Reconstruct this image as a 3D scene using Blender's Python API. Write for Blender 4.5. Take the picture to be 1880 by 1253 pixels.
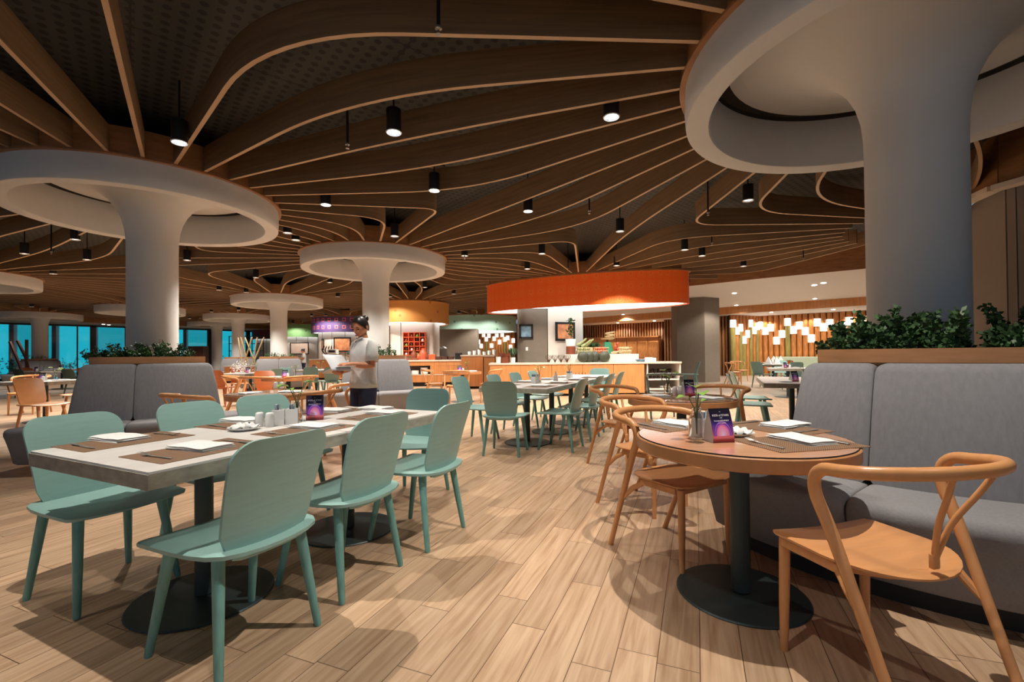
import bpy, bmesh, math, random
from mathutils import Vector, Matrix
random.seed(7)
PI = math.pi
for o in list(bpy.data.objects): bpy.data.objects.remove(o)
S = bpy.context.scene
C = S.collection

# ------------------------------------------------------------------ camera
F = 836.0; CH = 1.12; PITCH = .0107; ROLL = -.009
cam = bpy.data.objects.new('camera', bpy.data.cameras.new('camera')); C.objects.link(cam)
RM = Matrix.Rotation(PI/2+PITCH, 3, 'X') @ Matrix.Rotation(ROLL, 3, 'Z')
cam.matrix_world = Matrix.Translation((0, 0, CH)) @ RM.to_4x4()
cam.data.sensor_width = 36; cam.data.lens = 36*F/1880
cam.data.shift_y = .0088; cam.data.clip_start = .05; cam.data.clip_end = 300
S.camera = cam
CY = 652-F*math.tan(PITCH)
def ray(x, y): return RM @ Vector(((x-940)/F, (CY-y)/F, -1))
def G(x, y, z=0.0):
    d = ray(x, y); t = (z-CH)/d.z
    return (d.x*t, d.y*t)
def D(x, y, Y):
    d = ray(x, y); t = Y/d.y
    return (d.x*t, CH+d.z*t)

# ------------------------------------------------------------------ world, view, lights
W = bpy.data.worlds.new('world'); S.world = W; W.use_nodes = True
bg = W.node_tree.nodes['Background']; bg.inputs[0].default_value = (.45, .59, .76, 1); bg.inputs[1].default_value = .48
S.view_settings.view_transform = 'Standard'; S.view_settings.look = 'None'
S.view_settings.gamma = 1; S.view_settings.exposure = -0.06; S.view_settings.use_curve_mapping = False

SPOTS = [(-3.19, 4.37), (-1.08, 4.21), (.89, 3.97), (-.96, 5.71), (.25, 6.57), (1.85, 7.7), (-2.53, 6.21), (3.24, 6.19),
         (-7.59, 7.91), (-6.9, 9.67), (-2.02, 7.88), (-6.67, 11.87), (-5.1, 12.76)]
SPOTS_NEAR = [(-1.86, 1.96), (1.02, 1.85), (-.35, .75), (2.6, .5), (-3.9, .6)]     # behind / above the frame
SPOTS_FAR = [G(x, y, 3.2) for x, y in [(45, 466), (160, 477), (98, 503), (268, 495), (452, 537), (528, 428), (543, 441), 
             (853, 470), (995, 466), (1257, 459), (1289, 470), (1365, 489), (968, 494), (1132, 488), (833, 540), (620, 545), (388, 573), (716, 545), (780, 528)]]
def spot(x, y, z, e, size=95, blend=.35, col=(1, .91, .80), rad=.02, parent=None):
    l = bpy.data.lights.new('spot', 'SPOT'); l.energy = e; l.spot_size = math.radians(size); l.spot_blend = blend
    l.shadow_soft_size = rad; l.color = col
    o = bpy.data.objects.new('spot_light', l); C.objects.link(o); o.location = (x, y, z)
    if parent: o.parent = parent; o.location = (0, 0, 0)
    return o

# ------------------------------------------------------------------ materials
def srgb(r, g, b):
    f = lambda c: (c/255/12.92) if c/255 <= .04045 else ((c/255+.055)/1.055)**2.4
    return (f(r), f(g), f(b), 1)
MATS = {}
def mat(name, col, rough=.5, metal=0, var=0, scale=8, stretch=(1, 1, 1), bump=0, coord='Object', emit=None, es=0, trans=0, spec=.5, coat=0):
    m = bpy.data.materials.new(name); m.use_nodes = True; nt = m.node_tree; b = nt.nodes['Principled BSDF']
    b.inputs['Base Color'].default_value = col; b.inputs['Roughness'].default_value = rough; b.inputs['Metallic'].default_value = metal
    b.inputs['Specular IOR Level'].default_value = spec
    if coat: b.inputs['Coat Weight'].default_value = coat; b.inputs['Coat Roughness'].default_value = .12
    if trans: b.inputs['Transmission Weight'].default_value = trans; b.inputs['IOR'].default_value = 1.45
    if emit: b.inputs['Emission Color'].default_value = emit; b.inputs['Emission Strength'].default_value = es
    if var or bump:
        tc = nt.nodes.new('ShaderNodeTexCoord'); mp = nt.nodes.new('ShaderNodeMapping'); mp.inputs['Scale'].default_value = stretch
        nz = nt.nodes.new('ShaderNodeTexNoise'); nz.inputs['Scale'].default_value = scale; nz.inputs['Detail'].default_value = 5
        nt.links.new(tc.outputs[coord], mp.inputs[0]); nt.links.new(mp.outputs[0], nz.inputs['Vector'])
        if var:
            rp = nt.nodes.new('ShaderNodeValToRGB'); e = rp.color_ramp.elements
            e[0].position = .3; e[1].position = .7
            e[0].color = tuple(max(0, c*(1-var)) for c in col[:3])+(1,); e[1].color = tuple(min(1, c*(1+var)) for c in col[:3])+(1,)
            nt.links.new(nz.outputs['Fac'], rp.inputs[0]); nt.links.new(rp.outputs[0], b.inputs['Base Color'])
        if bump:
            bp = nt.nodes.new('ShaderNodeBump'); bp.inputs['Strength'].default_value = bump; bp.inputs['Distance'].default_value = .01
            nt.links.new(nz.outputs['Fac'], bp.inputs['Height']); nt.links.new(bp.outputs[0], b.inputs['Normal'])
    MATS[name] = m
    return m
M = {}
M['mint'] = mat('mint_paint', srgb(138, 174, 168), .38, var=.05, scale=7, stretch=(1, 1, 9), spec=.4)
M['mintleg'] = mat('mint_leg_paint', srgb(104, 154, 148), .42, var=.14, scale=10, stretch=(6, 6, 1))
M['orange'] = mat('orange_stained_beech', srgb(206, 146, 94), .34, var=.07, scale=6, stretch=(1, 6, 1), spec=.45)
M['rust'] = mat('rust_stained_wood', srgb(176, 92, 40), .4, var=.12, scale=6, stretch=(1, 1, 6))
M['darkgreen'] = mat('dark_green_paint', srgb(52, 66, 58), .45, var=.1)
M['tablewood'] = mat('orange_table_veneer', srgb(212, 158, 120), .12, var=.12, scale=4, stretch=(1, 8, 1), coat=.6)
M['tableedge'] = mat('table_rim_wood', srgb(186, 130, 84), .35, var=.10, scale=5, stretch=(3, 3, 1))
M['stone'] = mat('pale_laminate', srgb(224, 220, 216), .3, var=.07, scale=3, stretch=(1, 4, 1))
M['stoneedge'] = mat('grey_brown_edge', srgb(152, 145, 132), .45, var=.28, scale=14, stretch=(1, 1, 2), bump=.2)
M['metal'] = mat('dark_teal_steel', srgb(52, 66, 68), .45, metal=.3)
M['rubber'] = mat('dark_rubber', srgb(40, 34, 28), .7)
M['steel'] = mat('polished_steel', srgb(214, 212, 208), .28, metal=.85)
M['napkin'] = mat('white_linen', srgb(232, 232, 230), .85, var=.03, scale=40, bump=.1)
M['china'] = mat('white_china', srgb(238, 238, 236), .2, coat=.5)
M['fabric'] = mat('grey_upholstery', srgb(120, 119, 122), .95, var=.07, scale=60, stretch=(1, 1, .12), bump=.15, spec=.2)
M['fabric_seat'] = mat('grey_seat_upholstery', srgb(134, 132, 134), .92, var=.06, scale=90, bump=.15, spec=.2)
M['seam'] = mat('dark_seam', srgb(52, 48, 46), .9)
M['white'] = mat('white_plaster', srgb(204, 204, 202), .6, var=.02, scale=2)
M['whitewarm'] = mat('warm_white_plaster', srgb(212, 196, 176), .7)
M['groove'] = mat('dark_groove', srgb(60, 56, 50), .9)
M['soffit'] = mat('white_ceiling_paint', srgb(225, 216, 206), .8)
M['planter'] = mat('planter_wood', srgb(150, 106, 70), .5, var=.15, scale=5, stretch=(1, 1, 6))
M['collar'] = mat('collar_wood', srgb(150, 104, 64), .5, var=.2, scale=4, stretch=(1, 1, 5))
M['soil'] = mat('soil', srgb(40, 30, 22), .95)
M['leaf'] = mat('shrub_leaf', srgb(62, 92, 52), .5, var=.35, scale=6)
M['leaf2'] = mat('bright_leaf', srgb(120, 160, 72), .4, var=.25, scale=20)
M['mutedgreen'] = mat('muted_green_rind', srgb(150, 156, 104), .5, var=.3, scale=12)
M['stem'] = mat('stem_green', srgb(80, 90, 50), .6)
M['black'] = mat('black_housing', srgb(20, 20, 22), .45)
M['white_ring'] = mat('white_trim_ring', srgb(230, 230, 230), .4)
M['lamp'] = mat('lamp_lens', (1, 1, 1, 1), .4, emit=(.85, .95, 1, 1), es=40)
M['lampdim'] = mat('lamp_lens_dim', (1, 1, 1, 1), .4, emit=(1, .93, .85, 1), es=2.5)
M['diffuser'] = mat('backlit_diffuser', (1, 1, 1, 1), .6, emit=(.78, .92, 1, 1), es=2.4)
M['lantern'] = mat('lit_lantern', (1, 1, 1, 1), .6, emit=(1, .96, .92, 1), es=1.5)
M['lanterndim'] = mat('peach_lantern', (1, 1, 1, 1), .6, emit=(1, .72, .48, 1), es=.7)
M['woodorange'] = mat('honey_wood_panel', srgb(196, 132, 78), .45, var=.16, scale=3, stretch=(6, 6, .6))
M['slat'] = mat('slat_wood', srgb(158, 108, 66), .5, var=.25, scale=3, stretch=(6, 6, .5))
M['slatdark'] = mat('dark_slat_back', srgb(60, 40, 26), .7)
M['bamboo'] = mat('bamboo_tan', srgb(186, 122, 66), .4, var=.3, scale=5, stretch=(5, 5, .7))
M['bamboogreen'] = mat('bamboo_green', srgb(146, 134, 74), .4, var=.25, scale=5, stretch=(5, 5, .7))
M['countertop'] = mat('counter_stone', srgb(208, 196, 180), .3)
M['greywall'] = mat('grey_cladding', srgb(122, 112, 100), .7, var=.05)
M['dark'] = mat('dark_recess', srgb(30, 26, 24), .8)
M['wallgrey'] = mat('grey_wall_paint', srgb(128, 116, 104), .8)
M['glass'] = mat('clear_glass', (.95, .97, .96, 1), .03, trans=1)
M['cyan'] = mat('lit_cyan_glass', srgb(20, 120, 140), .2, emit=srgb(30, 190, 215), es=.8)
M['cyandark'] = mat('deep_cyan_glass', srgb(10, 70, 84), .15, emit=srgb(24, 160, 180), es=.8)
M['frame'] = mat('black_frame', srgb(28, 26, 26), .4)
M['skin'] = mat('skin', srgb(206, 140, 104), .5, spec=.35)
M['hair'] = mat('black_hair', srgb(30, 22, 20), .35, var=.3, scale=30)
M['shirt'] = mat('white_shirt', srgb(222, 220, 216), .8, var=.05, scale=11, bump=1.0)
M['navy'] = mat('navy_trousers', srgb(34, 38, 66), .8)
M['lips'] = mat('lips', srgb(170, 84, 74), .5)
M['paper'] = mat('white_paper', srgb(224, 226, 230), .6)
M['cardgrey'] = mat('card_board', srgb(196, 190, 186), .7)
M['terracotta'] = mat('terracotta', srgb(126, 62, 36), .6)
M['melon'] = mat('dark_green_rind', srgb(72, 76, 62), .5, var=.3, scale=9)
M['green'] = mat('green_enamel', srgb(60, 150, 112), .35)
M['red'] = mat('red_fruit', srgb(214, 92, 60), .4)
M['straw'] = mat('pale_rope', srgb(222, 196, 150), .8, var=.2, scale=30)
M['redshelf'] = mat('red_orange_lacquer', srgb(214, 92, 50), .45)
M['wooddark'] = mat('dark_brown_wood', srgb(74, 40, 26), .5)
M['silver'] = mat('brushed_steel', srgb(150, 146, 140), .3, metal=.8)
M['art1'] = mat('blue_print', srgb(110, 140, 160), .5, var=.6, scale=6)
M['art2'] = mat('orange_print', srgb(236, 150, 104), .5, var=.4, scale=5)
M['art3'] = mat('pale_print', srgb(240, 214, 200), .5, var=.1, scale=3)
M['greyarm'] = mat('grey_painted_tube', srgb(110, 120, 112), .4)
M['text'] = mat('white_print', srgb(235, 232, 236), .6)
M['bldg'] = mat('pale_facade', srgb(170, 180, 178), .8)

def woven(name, a, b, sc):
    m = bpy.data.materials.new(name); m.use_nodes = True; nt = m.node_tree; p = nt.nodes['Principled BSDF']; p.inputs['Roughness'].default_value = .7
    tc = nt.nodes.new('ShaderNodeTexCoord'); ck = nt.nodes.new('ShaderNodeTexChecker'); ck.inputs['Scale'].default_value = sc
    ck.inputs[1].default_value = a; ck.inputs[2].default_value = b
    nt.links.new(tc.outputs['Object'], ck.inputs[0]); nt.links.new(ck.outputs[0], p.inputs['Base Color'])
    bp = nt.nodes.new('ShaderNodeBump'); bp.inputs['Strength'].default_value = .4; bp.inputs['Distance'].default_value = .002
    nt.links.new(ck.outputs[1], bp.inputs['Height']); nt.links.new(bp.outputs[0], p.inputs['Normal'])
    return m
M['mat'] = woven('woven_placemat', srgb(150, 116, 86), srgb(92, 68, 50), 190)

def floor_material():
    m = bpy.data.materials.new('oak_plank_floor'); m.use_nodes = True; nt = m.node_tree; N = nt.nodes; L = nt.links
    p = N['Principled BSDF']; p.inputs['Roughness'].default_value = .36
    tc = N.new('ShaderNodeTexCoord'); mp = N.new('ShaderNodeMapping'); mp.vector_type = 'TEXTURE'; mp.inputs['Rotation'].default_value = (0, 0, math.radians(68))
    L.new(tc.outputs['Object'], mp.inputs[0]); sx = N.new('ShaderNodeSeparateXYZ'); L.new(mp.outputs[0], sx.inputs[0])
    def mth(op, a, b=None, c=None):
        n = N.new('ShaderNodeMath'); n.operation = op
        for i, v in enumerate((a, b, c)):
            if v is None: continue
            if isinstance(v, (int, float)): n.inputs[i].default_value = v
            else: L.new(v, n.inputs[i])
        return n.outputs[0]
    v = mth('DIVIDE', sx.outputs[1], .145); row = mth('FLOOR', v); fv = mth('FRACT', v)
    w1 = N.new('ShaderNodeTexWhiteNoise'); w1.noise_dimensions = '1D'; L.new(row, w1.inputs['W'])
    u = mth('ADD', mth('DIVIDE', sx.outputs[0], .9), mth('MULTIPLY', w1.outputs[0], 7.0)); col = mth('FLOOR', u); fu = mth('FRACT', u)
    cx = N.new('ShaderNodeCombineXYZ'); L.new(row, cx.inputs[0]); L.new(col, cx.inputs[1])
    w2 = N.new('ShaderNodeTexWhiteNoise'); w2.noise_dimensions = '2D'; L.new(cx.outputs[0], w2.inputs['Vector'])
    # grain
    gx = N.new('ShaderNodeCombineXYZ'); L.new(mth('ADD', mth('MULTIPLY', sx.outputs[0], 1.6), mth('MULTIPLY', w2.outputs[0], 30)), gx.inputs[0]); L.new(mth('MULTIPLY', sx.outputs[1], 26), gx.inputs[1]); L.new(mth('MULTIPLY', w2.outputs[0], 9), gx.inputs[2])
    nz = N.new('ShaderNodeTexNoise'); nz.inputs['Scale'].default_value = 1.5; nz.inputs['Detail'].default_value = 7; nz.inputs['Distortion'].default_value = .5; L.new(gx.outputs[0], nz.inputs['Vector'])
    rp = N.new('ShaderNodeValToRGB'); e = rp.color_ramp.elements; e[0].position = .28; e[0].color = srgb(164, 130, 100); e[1].position = .66; e[1].color = srgb(202, 172, 142)
    el = e.new(.46); el.color = srgb(186, 154, 124)
    L.new(nz.outputs['Fac'], rp.inputs[0])
    hs = N.new('ShaderNodeHueSaturation'); L.new(rp.outputs[0], hs.inputs['Color']); L.new(mth('ADD', mth('MULTIPLY', w2.outputs[0], .32), .80), hs.inputs['Value'])
    hs.inputs['Saturation'].default_value = 1.0
    ev = mth('LESS_THAN', mth('MINIMUM', fv, mth('SUBTRACT', 1, fv)), .011); eu = mth('LESS_THAN', mth('MINIMUM', fu, mth('SUBTRACT', 1, fu)), .0018)
    ed = mth('MAXIMUM', ev, eu)
    mx = N.new('ShaderNodeMix'); mx.data_type = 'RGBA'; L.new(ed, mx.inputs['Factor']); L.new(hs.outputs[0], mx.inputs['A']); mx.inputs['B'].default_value = srgb(96, 70, 50)
    L.new(mx.outputs['Result'], p.inputs['Base Color'])
    bp = N.new('ShaderNodeBump'); bp.inputs['Strength'].default_value = .25; bp.inputs['Distance'].default_value = .002
    L.new(mth('SUBTRACT', nz.outputs['Fac'], ed), bp.inputs['Height']); L.new(bp.outputs[0], p.inputs['Normal'])
    return m
def ceiling_material():
    m = bpy.data.materials.new('perforated_ceiling'); m.use_nodes = True; nt = m.node_tree; N = nt.nodes; L = nt.links
    p = N['Principled BSDF']; p.inputs['Roughness'].default_value = .7
    tc = N.new('ShaderNodeTexCoord'); mp = N.new('ShaderNodeMapping'); mp.vector_type = 'TEXTURE'; mp.inputs['Rotation'].default_value = (0, 0, math.radians(40)); mp.inputs['Scale'].default_value = (.108, .108, 1)
    L.new(tc.outputs['Object'], mp.inputs[0])
    vo = N.new('ShaderNodeTexVoronoi'); vo.voronoi_dimensions = '2D'; vo.inputs['Scale'].default_value = 1; vo.inputs['Randomness'].default_value = 0; L.new(mp.outputs[0], vo.inputs['Vector'])
    lt = N.new('ShaderNodeMath'); lt.operation = 'LESS_THAN'; lt.inputs[1].default_value = .29; L.new(vo.outputs['Distance'], lt.inputs[0])
    br = N.new('ShaderNodeTexBrick'); br.offset = 0; br.inputs['Scale'].default_value = 1; br.inputs['Brick Width'].default_value = 17.0; br.inputs['Row Height'].default_value = 11.0; br.inputs['Mortar Size'].default_value = .08
    br.inputs['Color1'].default_value = (0, 0, 0, 1); br.inputs['Color2'].default_value = (0, 0, 0, 1); br.inputs['Mortar'].default_value = (1, 1, 1, 1); L.new(mp.outputs[0], br.inputs['Vector'])
    ad = N.new('ShaderNodeMath'); ad.operation = 'MAXIMUM'; L.new(lt.outputs[0], ad.inputs[0]); L.new(br.outputs['Color'], ad.inputs[1])
    mx = N.new('ShaderNodeMix'); mx.data_type = 'RGBA'; mx.inputs['A'].default_value = srgb(50, 50, 45); mx.inputs['B'].default_value = srgb(12, 14, 16)
    L.new(ad.outputs[0], mx.inputs['Factor']); L.new(mx.outputs['Result'], p.inputs['Base Color'])
    return m
def uvwood(name, c0, c1, rough=.45):
    m = bpy.data.materials.new(name); m.use_nodes = True; nt = m.node_tree; N = nt.nodes; L = nt.links; p = N['Principled BSDF']; p.inputs['Roughness'].default_value = rough
    tc = N.new('ShaderNodeTexCoord'); mp = N.new('ShaderNodeMapping'); mp.inputs['Scale'].default_value = (.7, 16, 1); L.new(tc.outputs['UV'], mp.inputs[0])
    nz = N.new('ShaderNodeTexNoise'); nz.inputs['Scale'].default_value = 1.6; nz.inputs['Detail'].default_value = 6; nz.inputs['Distortion'].default_value = .4; L.new(mp.outputs[0], nz.inputs['Vector'])
    rp = N.new('ShaderNodeValToRGB'); rp.color_ramp.elements[0].position = .3; rp.color_ramp.elements[1].position = .7; rp.color_ramp.elements[0].color = c0; rp.color_ramp.elements[1].color = c1
    L.new(nz.outputs['Fac'], rp.inputs[0]); L.new(rp.outputs[0], p.inputs['Base Color'])
    return m
M['fin'] = uvwood('fin_veneer', srgb(116, 92, 66), srgb(140, 112, 82))
M['finedge'] = uvwood('fin_ply_edge_bounce_lit', srgb(172, 138, 102), srgb(186, 152, 116), .5)  # ply edge, its colour lightened to paint floor bounce on the fin undersides
M['floor'] = floor_material(); M['ceil'] = ceiling_material()

def pattern_mat(name, base, ink, sc, kind='dots'):
    m = bpy.data.materials.new(name); m.use_nodes = True; nt = m.node_tree; N = nt.nodes; L = nt.links; p = N['Principled BSDF']; p.inputs['Roughness'].default_value = .6
    tc = N.new('ShaderNodeTexCoord'); mp = N.new('ShaderNodeMapping'); mp.inputs['Scale'].default_value = (sc, sc, 1); L.new(tc.outputs['UV'], mp.inputs[0])
    vo = N.new('ShaderNodeTexVoronoi'); vo.voronoi_dimensions = '2D'; vo.inputs['Scale'].default_value = 1; vo.inputs['Randomness'].default_value = 0 if kind != 'knots' else .9
    if kind == 'squares': vo.distance = 'CHEBYCHEV'
    L.new(mp.outputs[0], vo.inputs['Vector'])
    rp = N.new('ShaderNodeValToRGB'); rp.color_ramp.interpolation = 'CONSTANT'; e = rp.color_ramp.elements
    e[0].position = 0; e[1].position = .14
    lv = {'dots': (0, 1, 0, 1), 'squares': (0, 1, 0, 0), 'knots': (1, 0, 0, 0)}[kind]
    e[0].color = (lv[0],)*3+(1,); e[1].color = (lv[1],)*3+(1,)
    e2 = e.new(.24); e2.color = (lv[2],)*3+(1,); e3 = e.new(.36); e3.color = (lv[3],)*3+(1,)
    e4 = e.new(.40); e4.color = (0, 0, 0, 1)
    if kind == 'knots': e[1].position = .07
    L.new(vo.outputs['Distance'], rp.inputs[0])
    nz = N.new('ShaderNodeTexNoise'); nz.inputs['Scale'].default_value = 3; L.new(mp.outputs[0], nz.inputs['Vector'])
    mx = N.new('ShaderNodeMix'); mx.data_type = 'RGBA'; mx.inputs['A'].default_value = base; mx.inputs['B'].default_value = ink
    ml = N.new('ShaderNodeMath'); ml.operation = 'MULTIPLY'; ml.inputs[1].default_value = .8; L.new(rp.outputs[0], ml.inputs[0])
    L.new(ml.outputs[0], mx.inputs['Factor']); L.new(mx.outputs['Result'], p.inputs['Base Color'])
    return m
M['drum_orange'] = pattern_mat('drum_orange_print', srgb(248, 104, 26), srgb(244, 128, 48), 3.2)
M['drum_wood'] = pattern_mat('drum_knotty_wood', srgb(234, 164, 86), srgb(190, 118, 54), 1.3, 'knots')
M['drum_purple'] = pattern_mat('drum_purple_print', srgb(84, 60, 112), srgb(232, 118, 104), 2.6, 'squares')
M['drum_teal'] = pattern_mat('drum_teal_wood', srgb(164, 200, 184), srgb(90, 124, 114), 1.1, 'knots')
M['drum_green'] = pattern_mat('drum_green_wood', srgb(124, 170, 112), srgb(78, 116, 70), 1.1, 'knots')
M['drum_red'] = pattern_mat('drum_dark_red', srgb(104, 46, 52), srgb(70, 34, 60), 2.0)

# poster material: dark night sky over a glowing pink dome
def poster_material():
    m = bpy.data.materials.new('tent_card_print'); m.use_nodes = True; nt = m.node_tree; N = nt.nodes; L = nt.links; p = N['Principled BSDF']; p.inputs['Roughness'].default_value = .35
    tc = N.new('ShaderNodeTexCoord'); sx = N.new('ShaderNodeSeparateXYZ'); L.new(tc.outputs['UV'], sx.inputs[0])
    rp = N.new('ShaderNodeValToRGB'); e = rp.color_ramp.elements; e[0].position = 0; e[0].color = srgb(96, 26, 30); e[1].position = 1; e[1].color = srgb(24, 20, 26)
    for q, c in ((.08, (150, 50, 56)), (.16, (226, 120, 130)), (.30, (150, 70, 150)), (.55, (64, 40, 130)), (.68, (34, 26, 60))): x = e.new(q); x.color = srgb(*c)
    L.new(sx.outputs[1], rp.inputs[0])
    mp = N.new('ShaderNodeMapping'); mp.inputs['Location'].default_value = (-.5, -.22, 0); L.new(tc.outputs['UV'], mp.inputs[0])
    ln = N.new('ShaderNodeVectorMath'); ln.operation = 'LENGTH'; L.new(mp.outputs[0], ln.inputs[0])
    r2 = N.new('ShaderNodeValToRGB'); e = r2.color_ramp.elements; e[0].position = 0; e[0].color = srgb(236, 214, 236); e[1].position = .5; e[1].color = srgb(60, 34, 120)
    for q, c in ((.16, (226, 160, 210)), (.26, (232, 130, 170)), (.32, (180, 90, 200)), (.36, (70, 40, 130)), (.385, (190, 120, 235)), (.41, (70, 40, 140))): x = e.new(q); x.color = srgb(*c)
    L.new(ln.outputs['Value'], r2.inputs[0])
    g1 = N.new('ShaderNodeMath'); g1.operation = 'LESS_THAN'; g1.inputs[1].default_value = .43; L.new(ln.outputs['Value'], g1.inputs[0])
    g2 = N.new('ShaderNodeMath'); g2.operation = 'GREATER_THAN'; g2.inputs[1].default_value = .2; L.new(sx.outputs[1], g2.inputs[0])
    g3 = N.new('ShaderNodeMath'); g3.operation = 'MULTIPLY'; L.new(g1.outputs[0], g3.inputs[0]); L.new(g2.outputs[0], g3.inputs[1])
    mx = N.new('ShaderNodeMix'); mx.data_type = 'RGBA'; L.new(g3.outputs[0], mx.inputs['Factor']); L.new(rp.outputs[0], mx.inputs['A']); L.new(r2.outputs[0], mx.inputs['B'])
    L.new(mx.outputs['Result'], p.inputs['Base Color'])
    return m
M['poster'] = poster_material()

# ------------------------------------------------------------------ mesh helpers
class MB:
    def __init__(s): s.v = []; s.f = []; s.uv = {}; s.mi = {}
    def add(s, vs, fs, uvs=None, mi=0):
        o = len(s.v); s.v += [tuple(v) for v in vs]
        for k, f in enumerate(fs):
            if uvs: s.uv[len(s.f)] = [uvs[i] for i in f]
            if mi: s.mi[len(s.f)] = mi
            s.f.append([i+o for i in f])
    def box(s, c, d, rz=0, T=None, mi=0):
        x, y, z = [q/2 for q in d]; vs = []
        for a, b, e in [(-1,-1,-1),(1,-1,-1),(1,1,-1),(-1,1,-1),(-1,-1,1),(1,-1,1),(1,1,1),(-1,1,1)]:
            p = Vector((a*x, b*y, e*z))
            if T: p = T @ p
            p = Matrix.Rotation(rz, 3, 'Z') @ p
            vs.append((p.x+c[0], p.y+c[1], p.z+c[2]))
        s.add(vs, [(0,3,2,1),(4,5,6,7),(0,1,5,4),(1,2,6,5),(2,3,7,6),(3,0,4,7)], mi=mi); return s
    def tube(s, pts, rad, n=12, closed=False, cap=True, flat=None):
        """sweep a circle (or ellipse via flat=(a,b)) along points"""
        pts = [Vector(p) for p in pts]; m = len(pts); rr = rad if isinstance(rad, (list, tuple)) else [rad]*m
        base = []; up = None
        for i in range(m):
            if closed: t = (pts[(i+1) % m]-pts[i-1])
            else: t = pts[min(i+1, m-1)]-pts[max(i-1, 0)]
            t.normalize()
            if up is None:
                up = Vector((0, 0, 1)) if abs(t.z) < .9 else Vector((0, 1, 0))
            a = up-t*up.dot(t)
            if a.length < 1e-5: a = Vector((1, 0, 0))-t*t.x
            a.normalize(); b = t.cross(a); up = a
            fa, fb = flat if flat else (1, 1)
            base.append([pts[i]+(a*math.cos(q)*fa+b*math.sin(q)*fb)*rr[i] for q in [2*PI*k/n for k in range(n)]])
        vs = [p for r in base for p in r]; fs = []
        for i in range(m if closed else m-1):
            j = (i+1) % m
            for k in range(n): k2 = (k+1) % n; fs.append((i*n+k, i*n+k2, j*n+k2, j*n+k))
        if cap and not closed: fs.append(tuple(reversed(range(n)))); fs.append(tuple((m-1)*n+k for k in range(n)))
        s.add(vs, fs); return s
    def lathe(s, prof, c=(0, 0, 0), n=48, a0=0, a1=2*PI, sx=1, sy=1, rot=0, uvs=1.0):
        full = abs(a1-a0-2*PI) < 1e-6; cols = n if full else n+1; m = len(prof)
        vs = []; uv = []; L = [0]
        for i in range(1, m): L.append(L[-1]+math.dist(prof[i], prof[i-1]))
        for k in range(cols):
            a = a0+(a1-a0)*k/n
            for i, (r, z) in enumerate(prof):
                x = r*math.cos(a)*sx; y = r*math.sin(a)*sy
                vs.append((c[0]+x*math.cos(rot)-y*math.sin(rot), c[1]+x*math.sin(rot)+y*math.cos(rot), c[2]+z))
        rm = max(r for r, z in prof)
        for k in range(n):
            k2 = (k+1) % cols
            for i in range(m-1):
                ids = (k*m+i, k2*m+i, k2*m+i+1, k*m+i+1)
                o = len(s.f); s.f.append([q+len(s.v) for q in ids])
                ua, ub = (a1-a0)*k/n*rm*uvs, (a1-a0)*(k+1)/n*rm*uvs
                s.uv[o] = [(ua, L[i]), (ub, L[i]), (ub, L[i+1]), (ua, L[i+1])]
        s.v += vs; return s
    def prism(s, out, z0, z1, mi=0, T=None):
        n = len(out); vs = [(x, y, z0) for x, y in out]+[(x, y, z1) for x, y in out]
        if T: vs = [tuple(T @ Vector(v)) for v in vs]
        s.add(vs, [tuple(reversed(range(n))), tuple(range(n, 2*n))]+[(i, (i+1) % n, n+(i+1) % n, n+i) for i in range(n)], mi=mi); return s
    def sphere(s, c, r, n=12, m=8, T=None):
        vs = []; rx, ry, rz = r if isinstance(r, (tuple, list)) else (r, r, r)
        for i in range(m+1):
            t = PI*i/m
            for k in range(n):
                a = 2*PI*k/n; p = Vector((rx*math.sin(t)*math.cos(a), ry*math.sin(t)*math.sin(a), rz*math.cos(t)))
                if T: p = T @ p
                vs.append((c[0]+p.x, c[1]+p.y, c[2]+p.z))
        fs = []
        for i in range(m):
            for k in range(n): k2 = (k+1) % n; fs.append((i*n+k, (i+1)*n+k, (i+1)*n+k2, i*n+k2))
        s.add(vs, fs); return s
    def mesh(s, name, mats, smooth=40):
        me = bpy.data.meshes.new(name); me.from_pydata(s.v, [], s.f)
        for m in (mats if isinstance(mats, (list, tuple)) else [mats]): me.materials.append(m)
        if s.uv:
            ul = me.uv_layers.new(name='uv')
            for p in me.polygons:
                u = s.uv.get(p.index)
                if u:
                    for li, q in zip(p.loop_indices, u): ul.data[li].uv = q
        for i, m in s.mi.items(): me.polygons[i].material_index = m
        bm = bmesh.new(); bm.from_mesh(me)
        if not s.uv: bmesh.ops.remove_doubles(bm, verts=bm.verts, dist=1e-6)
        bmesh.ops.recalc_face_normals(bm, faces=bm.faces); bm.to_mesh(me); bm.free()
        if smooth:
            me.polygons.foreach_set('use_smooth', [True]*len(me.polygons))
            try: me.set_sharp_from_angle(angle=math.radians(smooth))
            except Exception: pass
        me.update(); return me
    def build(s, name, m, parent=None, smooth=40, bevel=0, loc=None, rz=0):
        o = bpy.data.objects.new(name, s.mesh(name, m, smooth)); C.objects.link(o)
        if parent: o.parent = parent
        if loc: o.location = loc
        o.rotation_euler.z = rz
        if bevel:
            b = o.modifiers.new('bevel', 'BEVEL'); b.width = bevel; b.segments = 2; b.limit_method = 'ANGLE'; b.angle_limit = math.radians(40)
        return o
def thing(name, label, cat, loc=(0, 0, 0), rz=0, group=None):
    o = bpy.data.objects.new(name, None); C.objects.link(o); o.empty_display_size = .1; o.location = loc if len(loc) == 3 else (loc[0], loc[1], 0); o.rotation_euler.z = rz
    o['label'] = label; o['category'] = cat
    if group: o['group'] = group
    return o
def tag(o, label, cat, group=None, kind=None):
    o['label'] = label; o['category'] = cat
    if group: o['group'] = group
    if kind: o['kind'] = kind
    return o
def struct(o): o['kind'] = 'structure'; return o
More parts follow.
